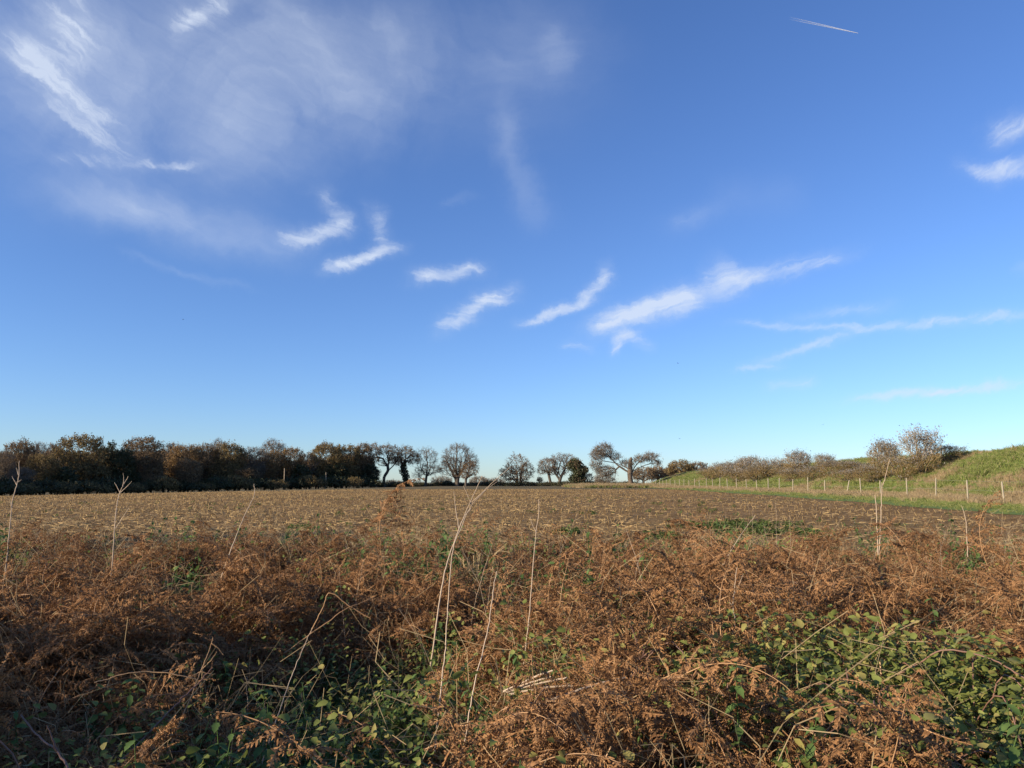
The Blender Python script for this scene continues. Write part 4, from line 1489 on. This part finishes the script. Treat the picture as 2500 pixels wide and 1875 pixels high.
px_, py_, pz_ = [], [], []
for cx, cy, rad, hh_ in CL:
    m = int(46 * (rad / .55) ** 2)
    a_ = rf.uniform(0, 6.28, m); r_ = rad * rf.random(m) ** .6
    qx, qy = cx + np.cos(a_) * r_, cy + np.sin(a_) * r_
    px_.append(qx); py_.append(qy); pz_.append(hh_ * np.sqrt(np.clip(1 - (r_ / rad) ** 2, 0, 1)) * rf.random(m) ** .5 - .16)
n0 = 720                                    # flattened fronds between the mounds
x, y = belt(n0, 1.8, 13.0, .85)
k = (rf.random(n0) > green_map(x, y) * 1.3) & (rf.random(n0) < sstep(13.4, 11.0, y))
px_.append(x[k]); py_.append(y[k]); pz_.append(rf.uniform(-.2, .02, k.sum()))
x, y, dz = np.concatenate(px_), np.concatenate(py_), np.concatenate(pz_)
n = len(x)
scatter('bracken_mass', FROND, np.stack((x, y, gz(x, y) + dz), 1),
        np.stack((rf.normal(size=n) * .5, rf.normal(size=n) * .5, rf.uniform(0, 6.28, n)), 1),
        np.repeat(rf.uniform(.5, 1.15, n)[:, None], 3, 1), rf.integers(0, len(FROND), n))
n = 2000
x, y = belt(n, 1.6, 13.0, .85)
mo = mound(x, y)
k = (rf.random(n) > green_map(x, y) * .8) & (rf.random(n) < sstep(13.4, 11.5, y)) & (rf.random(n) < .25 + 2.5 * mo)
x, y, mo = x[k], y[k], mo[k]
n = len(x)
scatter('bracken_litter', TANGLE, np.stack((x, y, gz(x, y) + mo * rf.uniform(.1, .7, n) - .05), 1),
        np.stack((rf.normal(size=n) * .3, rf.normal(size=n) * .3, rf.uniform(0, 6.28, n)), 1),
        np.stack((rf.uniform(.7, 1.3, n), rf.uniform(.7, 1.3, n), rf.uniform(.7, 1.4, n)), 1), rf.integers(0, len(TANGLE), n))
n = 420
x, y = belt(n, 2.0, 14.5, .7)
scatter('dead_grass', STRAND, np.stack((x, y, gz(x, y) + rf.random(n) * .25), 1),
        np.stack((rf.normal(size=n) * .4, rf.normal(size=n) * .4, rf.uniform(0, 6.28, n)), 1),
        np.repeat(rf.uniform(.6, 1.3, n)[:, None], 3, 1), rf.integers(0, len(STRAND), n))
# green grass in the gaps
GT = [tuft_mesh('green_tuft', 560 + q, 34, .34, .1, MT['weed'], .12, .8, .0028) for q in range(3)]
n = 900
x, y = belt(n, 2.0, 13.5, .9)
k = rf.random(n) < 1.1 - 3.2 * mound(x, y)
x, y = x[k], y[k]
n = len(x)
scatter('verge_grass', GT, np.stack((x, y, gz(x, y)), 1), np.stack((rf.normal(size=n) * .2, rf.normal(size=n) * .2, rf.uniform(0, 6.28, n)), 1),
        np.repeat(rf.uniform(.6, 1.3, n)[:, None], 3, 1), rf.integers(0, 3, n))

# --- the fronds that show singly: each a thing of its own
n = 0
while n < 260:
    xx, yy = (float(v[0]) for v in belt(1, 2.0, 7.5, 1.0, .3))
    if rf.random() < float(green_map(xx, yy)) * (1.7 if xx < .3 else .4):
        continue
    hp = float(mound(np.array(xx), np.array(yy)))
    if rf.random() > .15 + 2.5 * hp:
        continue
    h0 = float(gz(xx, yy)) - .12 + hp * rf.uniform(.6, 1.05)
    o = obj('bracken_frond', FROND[int(rf.integers(0, len(FROND)))], None, (xx, yy, h0), (rf.normal() * .3, rf.normal() * .3, rf.uniform(0, 6.28)), (1,) * 3)
    s = rf.uniform(.7, 1.35)
    o.scale = (s, s, s)
    tag(o, 'curled rust-brown dead bracken frond lying in the tangled verge', 'bracken', 'bracken fronds of the near verge')
    n += 1

# --- bracken that sticks up against the field
for px, py0, py1, D, lab in ((930, 1330, 1195, 8.2, 'tall dead bracken frond with drooping brown tip against the stubble, left of centre'),
                             (985, 1330, 1215, 8.6, 'smaller dead bracken frond right of the tall drooping one'),
                             (1660, 1380, 1235, 8.8, 'tall rust-brown bracken clump standing against the field right of centre'),
                             (2230, 1400, 1240, 7.5, 'reddish bracken frond rising before the grassy margin at right'),
                             (2430, 1420, 1260, 6.5, 'brown bracken frond upright near the right edge'),
                             (130, 1420, 1290, 8.0, 'ladder-like upright bracken frond near the left edge'),
                             (560, 1420, 1300, 8.5, 'upright dry frond left of the leaning pale stem'),
                             (2020, 1380, 1290, 9.0, 'low reddish frond tip at the field edge right of the green weeds')):
    b = P(px, py0, D)
    h = P(px, py1, D)[2] - b[2]
    rr_ = random.Random(px)
    t_ = thing('bracken_plant', lab, 'bracken', b, rr_.uniform(0, 6.28))
    for q in range(3):
        s = max(.5, h / .5) * (1 - .2 * q)
        o = obj('frond', FROND[(px + q) % len(FROND)], t_, (0, 0, -.1 * q), (rr_.uniform(-.3, .3), -.55 + rr_.uniform(-.25, .25), q * 2.3 + rr_.uniform(-.6, .6)), (s, s, s))


# --- nettles: stem and single leaves
def leaf_me(name, L_, W, mat, serr=.18, fold=.3, droop=.35, n=7):
    V, F = leaf_blade(L_, W, fold, droop, n, serr)
    return MB().add(V, F).mesh(name, [mat], True)


NLEAF = [leaf_me('nettle_leaf', .062, .034, MT['nettle'], .16, .25, dr) for dr in (.25, .5)]


def nettle_parts(seed):
    rng = random.Random(seed)
    h = rng.uniform(.32, .58)
    bend = (rng.uniform(-.12, .12), rng.uniform(-.12, .12))
    pts = [(bend[0] * (z / h) ** 2, bend[1] * (z / h) ** 2, z) for z in np.linspace(0, h, 6)]
    mb = MB()
    tube(mb, pts, [.0035, .0033, .003, .0026, .002, .0012], 4)
    leaves = []
    for k_ in range(7):
        z = h * (.25 + .12 * k_)
        a_ = k_ * 1.57 + rng.uniform(-.3, .3)
        for s_ in (0, math.pi):
            sc_ = (1.25 - .1 * k_) * rng.uniform(.75, 1.2)
            leaves.append(((bend[0] * (z / h) ** 2, bend[1] * (z / h) ** 2, z), (rng.uniform(-.6, .1), rng.uniform(-.3, .3), a_ + s_), sc_, rng.randint(0, 1)))
    return mb.mesh('nettle_stem', [MT['nettle']]), leaves


NET = [nettle_parts(600 + q) for q in range(5)]


def joined_nettle(name, spec):
    mb = MB()
    st, leaves = spec
    V = np.empty(len(st.vertices) * 3); st.vertices.foreach_get('co', V)
    F = np.array([p.vertices[:] for p in st.polygons])
    mb.add(V.reshape(-1, 3), F)
    for loc, rot, s, w in leaves:
        v, f = leaf_blade(.062, .034, .25, (.25, .5)[w], 5, .16)
        mb.add((v * s) @ np.array(Euler(rot).to_matrix()).T + np.array(loc), f)
    return mb.mesh(name, [MT['nettle']], True)


NETJ = [joined_nettle('nettle', s) for s in NET]


def near_nettle(x, y, k_, label, group):
    st, leaves = NET[k_ % 5]
    s = rf.uniform(.8, 1.2)
    t_ = thing('nettle', label, 'nettle', (x, y, float(gz(x, y)) + rf.uniform(.0, .12)), rf.uniform(0, 6.28), group, (s, s, s))
    obj('stem', st, t_)
    for loc, rot, sc_, w in leaves:
        obj('leaf', NLEAF[w], t_, loc, rot, (sc_, sc_, sc_))


for k_ in range(56):
    x_, y_ = -.95 + rf.normal() * .6, 4.3 + rf.normal() * 1.0
    near_nettle(x_, max(2.7, y_), k_, 'dark green nettle in the shaded hollow of the verge', 'nettles in the shaded hollow')
for k_ in range(12):
    near_nettle(-1.75 + rf.normal() * .35, 3.0 + rf.random() * .6, k_ + 2, 'green nettle among bracken at the lower left', 'nettles at the lower left')
n = 3400
x, y = belt(n, 2.2, 13.5, .85)
k = rf.random(n) < np.maximum(green_map(x, y) ** 1.1 * 1.0, .5 - 2.2 * mound(x, y))
k &= ~((x < -1.75) & (y < 4.2) & (rf.random(n) < .75))
x, y = x[k], y[k]
n = len(x)
scatter('nettle_bed', NETJ, np.stack((x, y, gz(x, y) + rf.random(n) * .12), 1), np.stack((rf.normal(size=n) * .25, rf.normal(size=n) * .25, rf.uniform(0, 6.28, n)), 1),
        np.repeat((rf.uniform(.7, 1.25, n) * np.where(y > 8, 1.3, 1.0))[:, None], 3, 1), rf.integers(0, 5, n))

# --- brambles: arching cane, single leaves
BLEAF = [leaf_me('bramble_leaf', .062, .047, MT[m_], .14, .22, dr, 8) for m_, dr in
         (('bramble_leaf', .2), ('bramble_leaf', .45), ('leaf_olivegreen', .3), ('bramble_leaf', .1), ('leaf_yellow', .3), ('leaf_red', .35))]
BSMALL = [rosette('bramble_sprig', 640 + q, 15, .040, .028, MT['bramble_leaf'], .22, .16, .12) for q in range(4)]


def bramble(x, y, label, group, nl, seed, spread=.55, h=.5, mix=(0, 0, 0, 1, 1, 3, 2, 2)):
    rng = random.Random(seed)
    t_ = thing('bramble', label, 'bramble', (x, y, float(gz(x, y))), rng.uniform(0, 6.28), group)
    canes = []
    for q in range(3):
        a_ = q * 2.1 + rng.uniform(-.5, .5)
        e = np.array((math.cos(a_), math.sin(a_), 0)) * spread * rng.uniform(.7, 1.2)
        c = curve([(0, 0, 0), e * .35 + (0, 0, h * rng.uniform(.8, 1.2)), e * .8 + (0, 0, h * rng.uniform(.6, 1.0)), e * 1.15 + (0, 0, h * .35)], 14)
        mb = MB()
        tube(mb, c, np.linspace(.0042, .0018, 14), 5)
        canes.append((c, obj('cane', mb.mesh('bramble_cane', [MT['stem_dark']]), t_)))
    for q in range(nl):
        c, cane = canes[q % 3]
        p = c[rng.randint(3, 13)]
        a_ = rng.uniform(0, 6.28)
        off = np.array((rng.uniform(-.06, .06), rng.uniform(-.06, .06), rng.uniform(-.02, .08)))
        for da, sc_ in ((0, 1.15), (1.25, .9), (-1.25, .9)):
            if rng.random() < .2:
                continue
            s = sc_ * rng.uniform(.65, 1.2)
            obj('leaf', BLEAF[rng.choice(mix)], cane, p + off, (rng.uniform(-.5, .5), rng.uniform(-.5, .5), a_ + da), (s, s, s))


for q in range(16):
    bramble(max(.95, 1.85 + rf.normal() * .6), float(np.clip(3.45 + rf.normal() * .6, 2.5, 5.2)), 'sunlit bramble with green and olive leaves in the right foreground',
            'brambles of the right foreground', 11, 700 + q, mix=(0, 0, 1, 1, 3, 3, 2, 2, 2, 4) if q % 4 == 0 else (0, 0, 1, 1, 3, 2, 2))
for q in range(4):
    bramble(-1.75 + rf.normal() * .35, 3.0 + rf.random() * .7, 'bramble with pale olive leaves at the lower left', 'brambles of the lower left', 9, 740 + q, .45, .42, (2, 2, 0, 3, 2))
bramble(-1.95, 2.75, 'bramble spray with large pale yellow-green leaves near the bottom left corner', None, 10, 770, .4, .62, (2, 2, 2, 4, 0))
bramble(2.05, 2.75, 'bramble with a few dark red leaves at the bottom right', None, 9, 760, .35, .3, (5, 5, 2, 0))
bramble(2.45, 3.6, 'bramble with bright yellow leaves low on the right', None, 9, 761, .4, .45, (4, 4, 2, 0, 0))
n = 2300
x = np.maximum(.75 + rf.random(n) * .3, 1.85 + rf.normal(size=n) * .85)
y = np.clip(3.45 + rf.normal(size=n) * .85, 2.2, 6.5)
k = rf.random(n) < .15 + .85 * (vnoise(x, y, 1.7, 51) > .47)
x2, y2 = belt(1500, 2.2, 12, 1)
kk = vnoise(x2, y2, .8, 52) > .5
x2, y2 = x2[kk], y2[kk]
x3, y3 = -1.9 + rf.normal(size=150) * .55, np.clip(3.0 + rf.normal(size=150) * .4, 2.2, 4.2)
x4, y4 = -.8 + rf.normal(size=150) * .8, 5.2 + rf.normal(size=150) * 1.3
x, y = np.concatenate((x[k], x2, x3, x4)), np.concatenate((y[k], y2, y3, y4))
n = len(x)
scatter('bramble_leafage', BSMALL, np.stack((x, y, gz(x, y) + .06 + rf.random(n) * .40), 1), np.stack((rf.normal(size=n) * .4, rf.normal(size=n) * .4, rf.uniform(0, 6.28, n)), 1),
        np.repeat(rf.uniform(.7, 1.3, n)[:, None], 3, 1), rf.integers(0, 4, n))


# --- tall dead stems and canes seen singly
def stem(name, label, cat, pts_px, D0, D1=None, r0=.006, r1=.002, mat='stem_pale', branches=(), wob=.0016, k=6, drop=.25):
    D1 = D0 if D1 is None else D1
    r0, r1 = r0 * .8, r1 * .8
    m = len(pts_px)
    pts = [P(px, py, D0 + (D1 - D0) * q / max(1, m - 1)) for q, (px, py) in enumerate(pts_px)]
    base = pts[0].copy()
    if drop:
        d = pts[0] - pts[1]
        d = d / np.linalg.norm(d)
        pts = [pts[0] + d * drop] + pts
        base = pts[0].copy()
    rng = np.random.default_rng(int(abs(pts_px[0][0] * 13 + pts_px[0][1])))
    nn_ = 5 * len(pts)
    t_ = None
    mb = MB()
    tube(mb, curve([p - base for p in pts], nn_, rng, wob), np.linspace(r0, r1, nn_), k)
    if not branches:
        o = obj(name, mb.mesh(name, [MT[mat]]), None, base)
        return tag(o, label, cat)
    t_ = thing(name, label, cat, base)
    obj('stalk', mb.mesh(name, [MT[mat]]), t_)
    for b in branches:
        bp_ = [P(px, py, b[0] if not isinstance(b[0], tuple) else b[0][0]) - base for px, py in b[1:]]
        mb = MB()
        tube(mb, curve(bp_, 5 * len(bp_), rng, wob * .7), np.linspace(r1 * 1.6, r1 * .6, 5 * len(bp_)), 5)
        obj('side_shoot', mb.mesh('side_shoot', [MT[mat]]), t_)
    return t_


stem('dead_stem', 'tall pale bare stem forking at the top, left of the centre pair', 'stem',
     [(1063, 1545), (1077, 1443), (1093, 1370), (1121, 1292), (1146, 1231), (1178, 1162)], 5.6, 5.9, .0085, .003,
     branches=((5.85, (1133, 1262), (1150, 1238), (1141, 1208), (1131, 1186)), (5.85, (1146, 1231), (1175, 1205), (1200, 1180), (1246, 1140)),
               (5.85, (1121, 1292), (1112, 1240), (1108, 1200))))
stem('dead_stem', 'tall pale straight stem, right one of the centre pair', 'stem',
     [(1073, 1721), (1080, 1650), (1087, 1590), (1093, 1485), (1105, 1350), (1125, 1290), (1160, 1222), (1215, 1175)], 4.6, 5.2, .0065, .002)
stem('dead_stem', 'single upright brown stem right of the centre pair', 'stem', [(1280, 1610), (1292, 1500), (1305, 1340), (1314, 1260), (1316, 1219)], 5.2, 5.4, .0062, .002,
     branches=((5.38, (1310, 1300), (1299, 1280), (1296, 1262)),))
stem('dead_stem', 'long pale stem leaning right over the dark hollow', 'stem', [(1138, 1788), (1158, 1669), (1187, 1559), (1200, 1470), (1212, 1395)], 3.9, 4.2, .0055, .0025)
stem('dead_stem', 'thin white stem crossing the nettles left of centre', 'stem', [(681, 1741), (707, 1663), (735, 1595), (762, 1532)], 3.9, 4.1, .004, .0015)
stem('dead_stem', 'long pale stem leaning right against the stubble on the left', 'stem', [(525, 1455), (570, 1325), (597, 1260), (620, 1210), (620, 1182)], 7.2, 7.5, .008, .0025)
stem('dead_stem', 'pale forked stem rising before the dark wood at left', 'stem', [(276, 1350), (283, 1252), (293, 1203), (313, 1162)], 7.5, 7.6, .0075, .003,
     branches=((7.55, (293, 1203), (284, 1185), (279, 1178)), (7.55, (293, 1203), (310, 1188), (322, 1175)), (7.55, (300, 1188), (302, 1170), (300, 1155)),
               (7.5, (283, 1290), (305, 1255), (315, 1240))))
stem('dead_stem', 'pale forked stem at the left edge reaching the wood', 'stem', [(18, 1350), (30, 1231), (41, 1184), (46, 1160), (47, 1125)], 7.5, 7.6, .0075, .003,
     branches=((7.6, (41, 1184), (33, 1170), (29, 1162)), (7.6, (43, 1178), (52, 1171)), (7.6, (45, 1160), (40, 1142)), (7.5, (28, 1240), (24, 1218))))
stem('dead_stem', 'left short pale stem of the pair before the fence', 'stem', [(2142, 1300), (2140, 1250), (2137, 1209)], 9.0, 9.0, .0085, .005)
stem('dead_stem', 'right taller pale stem of the pair before the fence', 'stem', [(2149, 1300), (2152, 1235), (2153, 1178)], 9.0, 9.0, .0085, .004,
     branches=((9.0, (2153, 1190), (2160, 1170), (2172, 1120)),))
stem('dead_stem', 'pale stem leaning right at the field edge near the green weeds', 'stem', [(1736, 1430), (1770, 1370), (1807, 1309), (1844, 1258)], 8.0, 8.3, .0075, .003)
stem('dead_stem', 'wavy thin pale stem before the right grassy margin', 'stem', [(2360, 1305), (2358, 1270), (2350, 1240), (2346, 1234)], 9.0, 9.0, .0065, .003)
stem('dead_stem', 'pale upright stem with kinks in the right bracken', 'stem', [(1782, 1600), (1784, 1560), (1795, 1520), (1790, 1480), (1795, 1420), (1800, 1380)], 5.0, 5.1, .0048, .002,
     branches=((5.08, (1790, 1485), (1775, 1455)), (5.08, (1793, 1450), (1808, 1420), (1815, 1400))))
stem('dead_stem', 'pale upright stem left of the kinked one among right bracken', 'stem', [(1660, 1640), (1668, 1560), (1676, 1490), (1690, 1455)], 4.8, 4.9, .0045, .002, 'bracken_stalk')
stem('dead_stem', 'thick dark reddish cane slanting up right of the sticks', 'stem', [(1466, 1828), (1500, 1760), (1533, 1689), (1560, 1620), (1588, 1550)], 3.5, 3.9, .0075, .004, 'stem_dark',
     branches=((3.78, (1565, 1606), (1590, 1590), (1612, 1585)), (3.78, (1562, 1612), (1558, 1580), (1545, 1540), (1535, 1520))))
stem('bracken_stalk', 'arched orange-brown stalk at the bottom centre right', 'stem', [(1510, 1872), (1560, 1840), (1610, 1832), (1655, 1860)], 3.2, 3.2, .005, .003, 'bracken_stalk', drop=.1)
stem('bramble_cane', 'long arching brown bramble cane over the right edge', 'cane', [(2240, 1622), (2306, 1587), (2400, 1603), (2460, 1630), (2520, 1668)], 3.9, 3.5, .0055, .0045, 'stem_dark', drop=.12)
stem('bramble_cane', 'pinkish bramble cane at the bottom left corner', 'cane', [(168, 1880), (139, 1834), (95, 1799), (49, 1747)], 2.9, 3.2, .006, .004, 'stem_dark', drop=.1,
     branches=((2.98, (139, 1834), (128, 1805), (116, 1772)),))
stem('bramble_cane', 'thick reddish bramble cane at the bottom right', 'cane', [(1940, 1880), (1975, 1830), (2015, 1795), (2060, 1765)], 3.0, 3.2, .0065, .003, 'stem_dark', drop=.1)
stem('bracken_stalk', 'flat-lying orange stalk across the lower left bracken', 'stem', [(255, 1660), (327, 1642), (422, 1646), (480, 1659)], 3.9, 3.9, .0045, .003, 'bracken_stalk', drop=.05)
stem('bracken_stalk', 'branching orange stalk right of the flat-lying one at lower left', 'stem', [(470, 1690), (490, 1640), (510, 1590), (520, 1555)], 3.8, 3.9, .0042, .002, 'bracken_stalk',
     branches=((3.85, (492, 1636), (515, 1612), (530, 1590)), (3.85, (490, 1640), (470, 1650), (455, 1655)), (3.88, (516, 1570), (532, 1582), (545, 1600)), (3.83, (490, 1640), (512, 1645), (525, 1645))))
stem('bracken_stalk', 'upright bent orange stalk in the left bracken', 'stem', [(223, 1576), (231, 1487), (245, 1455), (269, 1426)], 5.0, 5.2, .005, .002, 'bracken_stalk')
stem('bracken_stalk', 'long dark slanting stalk at lower left', 'stem', [(400, 1752), (450, 1700), (482, 1670), (520, 1630)], 3.4, 3.6, .005, .003, 'stem_dark')
stem('bracken_stalk', 'kinked pale stalk making a peak left of the hollow', 'stem', [(770, 1520), (790, 1480), (805, 1447), (855, 1480), (905, 1510)], 5.8, 5.8, .006, .004, 'bracken_stalk', wob=.002)
stem('bracken_stalk', 'pale stalk crossing the peaked one left of the hollow', 'stem', [(770, 1540), (840, 1490), (880, 1472), (914, 1458)], 5.7, 5.9, .0055, .003, 'bracken_stalk')
for q, (a_, b_, c_, lab) in enumerate((
    ((1229, 1689), (1300, 1655), (1350, 1637), 'topmost of the fanned fallen pale sticks'),
    ((1233, 1688), (1290, 1668), (1345, 1652), 'second of the fanned fallen pale sticks'),
    ((1236, 1690), (1310, 1670), (1385, 1655), 'third of the fanned fallen pale sticks'),
    ((1240, 1697), (1320, 1680), (1397, 1674), 'lowest of the fanned fallen pale sticks'))):
    stem('fallen_stick', lab, 'stick', [a_, b_, c_], 3.75, 3.7, .0075, .005, 'stem_pale', drop=0, wob=.0009)
stem('fallen_stick', 'long thick pale fallen stick curving right below the fanned ones', 'stick', [(1342, 1712), (1405, 1688), (1460, 1670), (1527, 1654)], 3.55, 3.65, .0095, .005, 'stem_pale', drop=.05, wob=.0009)
# thin stems without number among the bracken
mb = MB()
for q in range(190):
    xx, yy = (float(v[0]) for v in belt(1, 3.4, 12.5, .8, .2))
    h = rf.uniform(.35, .85) * (1 if yy > 5 else .8)
    tilt = rf.normal(size=2) * .32
    b = np.array((xx, yy, float(gz(xx, yy))))
    c = curve([b, b + (tilt[0] * h * .4, tilt[1] * h * .4, h * .55), b + (tilt[0] * h * 1.2, tilt[1] * h * 1.2, h * (1 - .2 * abs(tilt[0])))], 8, rf, .004)
    r_ = rf.uniform(.0012, .0027)
    tube(mb, c, np.linspace(r_, r_ * .4, 8), 4, int(rf.random() < .55))
for q in range(170):                          # fine upright stalks along the back of the verge, against the field
    yy = rf.uniform(6.5, 12.5)
    xx = rf.uniform(-1, 1) * (.68 * yy + .5)
    h = rf.uniform(.55, 1.05)
    tilt = rf.normal(size=2) * .2
    b = np.array((xx, yy, float(gz(xx, yy))))
    c = curve([b, b + (tilt[0] * h * .4, tilt[1] * h * .4, h * .55), b + (tilt[0] * h * 1.1, tilt[1] * h, h)], 9, rf, .004)
    r_ = rf.uniform(.0013, .0028)
    mi = int(rf.random() < .6)
    tube(mb, c, np.linspace(r_, r_ * .4, 9), 4, mi)
    for z in range(rf.integers(0, 4)):        # side twigs
        p0 = c[rf.integers(4, 8)]
        d_ = np.array((rf.normal() * .5, rf.normal() * .5, .6)) * rf.uniform(.08, .2)
        tube(mb, curve([p0, p0 + d_ * .5 + (0, 0, -.01), p0 + d_], 4), np.linspace(r_ * .6, r_ * .25, 4), 3, mi)
tag(obj('thin_stalks', mb.mesh('thin_stalks', [MT['stem_pale'], MT['bracken_stalk']])), 'thin dead stalks standing in the bracken', None, None, 'stuff')


# ------------------------------------------------------------------ far up: an aircraft's trail, a few birds
def trail_material():
    m = bpy.data.materials.new('contrail')
    m.use_nodes = True
    N, L = m.node_tree.nodes, m.node_tree.links
    N.clear()
    out = N.new('ShaderNodeOutputMaterial')
    df = N.new('ShaderNodeBsdfDiffuse'); df.inputs['Color'].default_value = (.95, .95, .95, 1)
    tl = N.new('ShaderNodeBsdfTranslucent'); tl.inputs['Color'].default_value = (.95, .95, .95, 1)
    m1 = N.new('ShaderNodeMixShader'); L.new(df.outputs[0], m1.inputs[1]); L.new(tl.outputs[0], m1.inputs[2])
    tr = N.new('ShaderNodeBsdfTransparent')
    tc = N.new('ShaderNodeTexCoord'); sp = N.new('ShaderNodeSeparateXYZ'); L.new(tc.outputs['Generated'], sp.inputs[0])
    nz = N.new('ShaderNodeTexNoise'); nz.inputs['Scale'].default_value = 14; L.new(tc.outputs['Generated'], nz.inputs['Vector'])
    r = N.new('ShaderNodeMapRange'); r.inputs['From Min'].default_value = 0; r.inputs['From Max'].default_value = .8; r.inputs['To Max'].default_value = .95
    L.new(sp.outputs[0], r.inputs['Value'])
    mu = N.new('ShaderNodeMath'); mu.operation = 'MULTIPLY'; L.new(r.outputs[0], mu.inputs[0])
    nr = N.new('ShaderNodeMapRange'); nr.inputs['From Min'].default_value = .3; nr.inputs['From Max'].default_value = .65; nr.inputs['To Min'].default_value = .45
    L.new(nz.outputs['Fac'], nr.inputs['Value']); L.new(nr.outputs[0], mu.inputs[1])
    m2 = N.new('ShaderNodeMixShader'); L.new(mu.outputs[0], m2.inputs[0]); L.new(tr.outputs[0], m2.inputs[1]); L.new(m1.outputs[0], m2.inputs[2])
    L.new(m2.outputs[0], out.inputs['Surface'])
    return m


MT['contrail'] = trail_material()
h0, h1 = P(2095, 81, 9000), P(1925, 42, 9000)
ct = thing('contrail', 'short white aircraft contrail of two strands high in the sky', 'contrail', h0)
for q, dz in enumerate((-1, 1)):
    mb = MB()
    e = h1 - h0 + np.array((0, 0, dz * 16 - 10))
    tube(mb, [e * t for t in np.linspace(1, 0, 12)], np.linspace(6.5, 2.6, 12), 7)
    obj('strand', mb.mesh('contrail_strand', [MT['contrail']], True), ct)

MT['bird'] = material('bird', (.02, .02, .022), (.05, .05, .05), 5)


def bird_mesh():
    mb = MB()
    tube(mb, [(0, -.22, 0), (0, -.14, .005), (0, 0, 0), (0, .14, .01), (0, .21, .03), (0, .25, .02)], [.012, .035, .055, .045, .032, .006], 7)
    for s in (-1, 1):
        W = [(s * .04, .09, .03), (s * .04, -.08, .03), (s * .24, .12, .12), (s * .24, -.05, .12), (s * .46, .02, .08), (s * .44, -.08, .08)]
        mb.add(W, [(0, 1, 3, 2), (2, 3, 5, 4)])
        mb.add(np.array(W) + (0, 0, .012), [(2, 3, 1, 0), (4, 5, 3, 2)])
    mb.add([(-.03, -.2, 0), (.03, -.2, 0), (.06, -.36, 0), (-.06, -.36, 0)], [(0, 1, 2, 3)])
    return mb.mesh('bird', [MT['bird']])


bm = bird_mesh()
for px, py, D, yaw, lab in ((1655, 887, 140, 1.0, 'tiny dark bird in the blue below the long white cloud'), (447, 780, 150, 2.0, 'tiny dark bird alone in the lower left sky'),
                            (1659, 1071, 150, .4, 'tiny dark bird low over the dome-shaped tree'), (2010, 1037, 140, 2.6, 'tiny dark bird above the embankment scrub')):
    tag(obj('bird', bm, None, P(px, py, D), (0, .2, yaw), (.55, .55, .55)), lab, 'bird', 'birds far off in the sky')
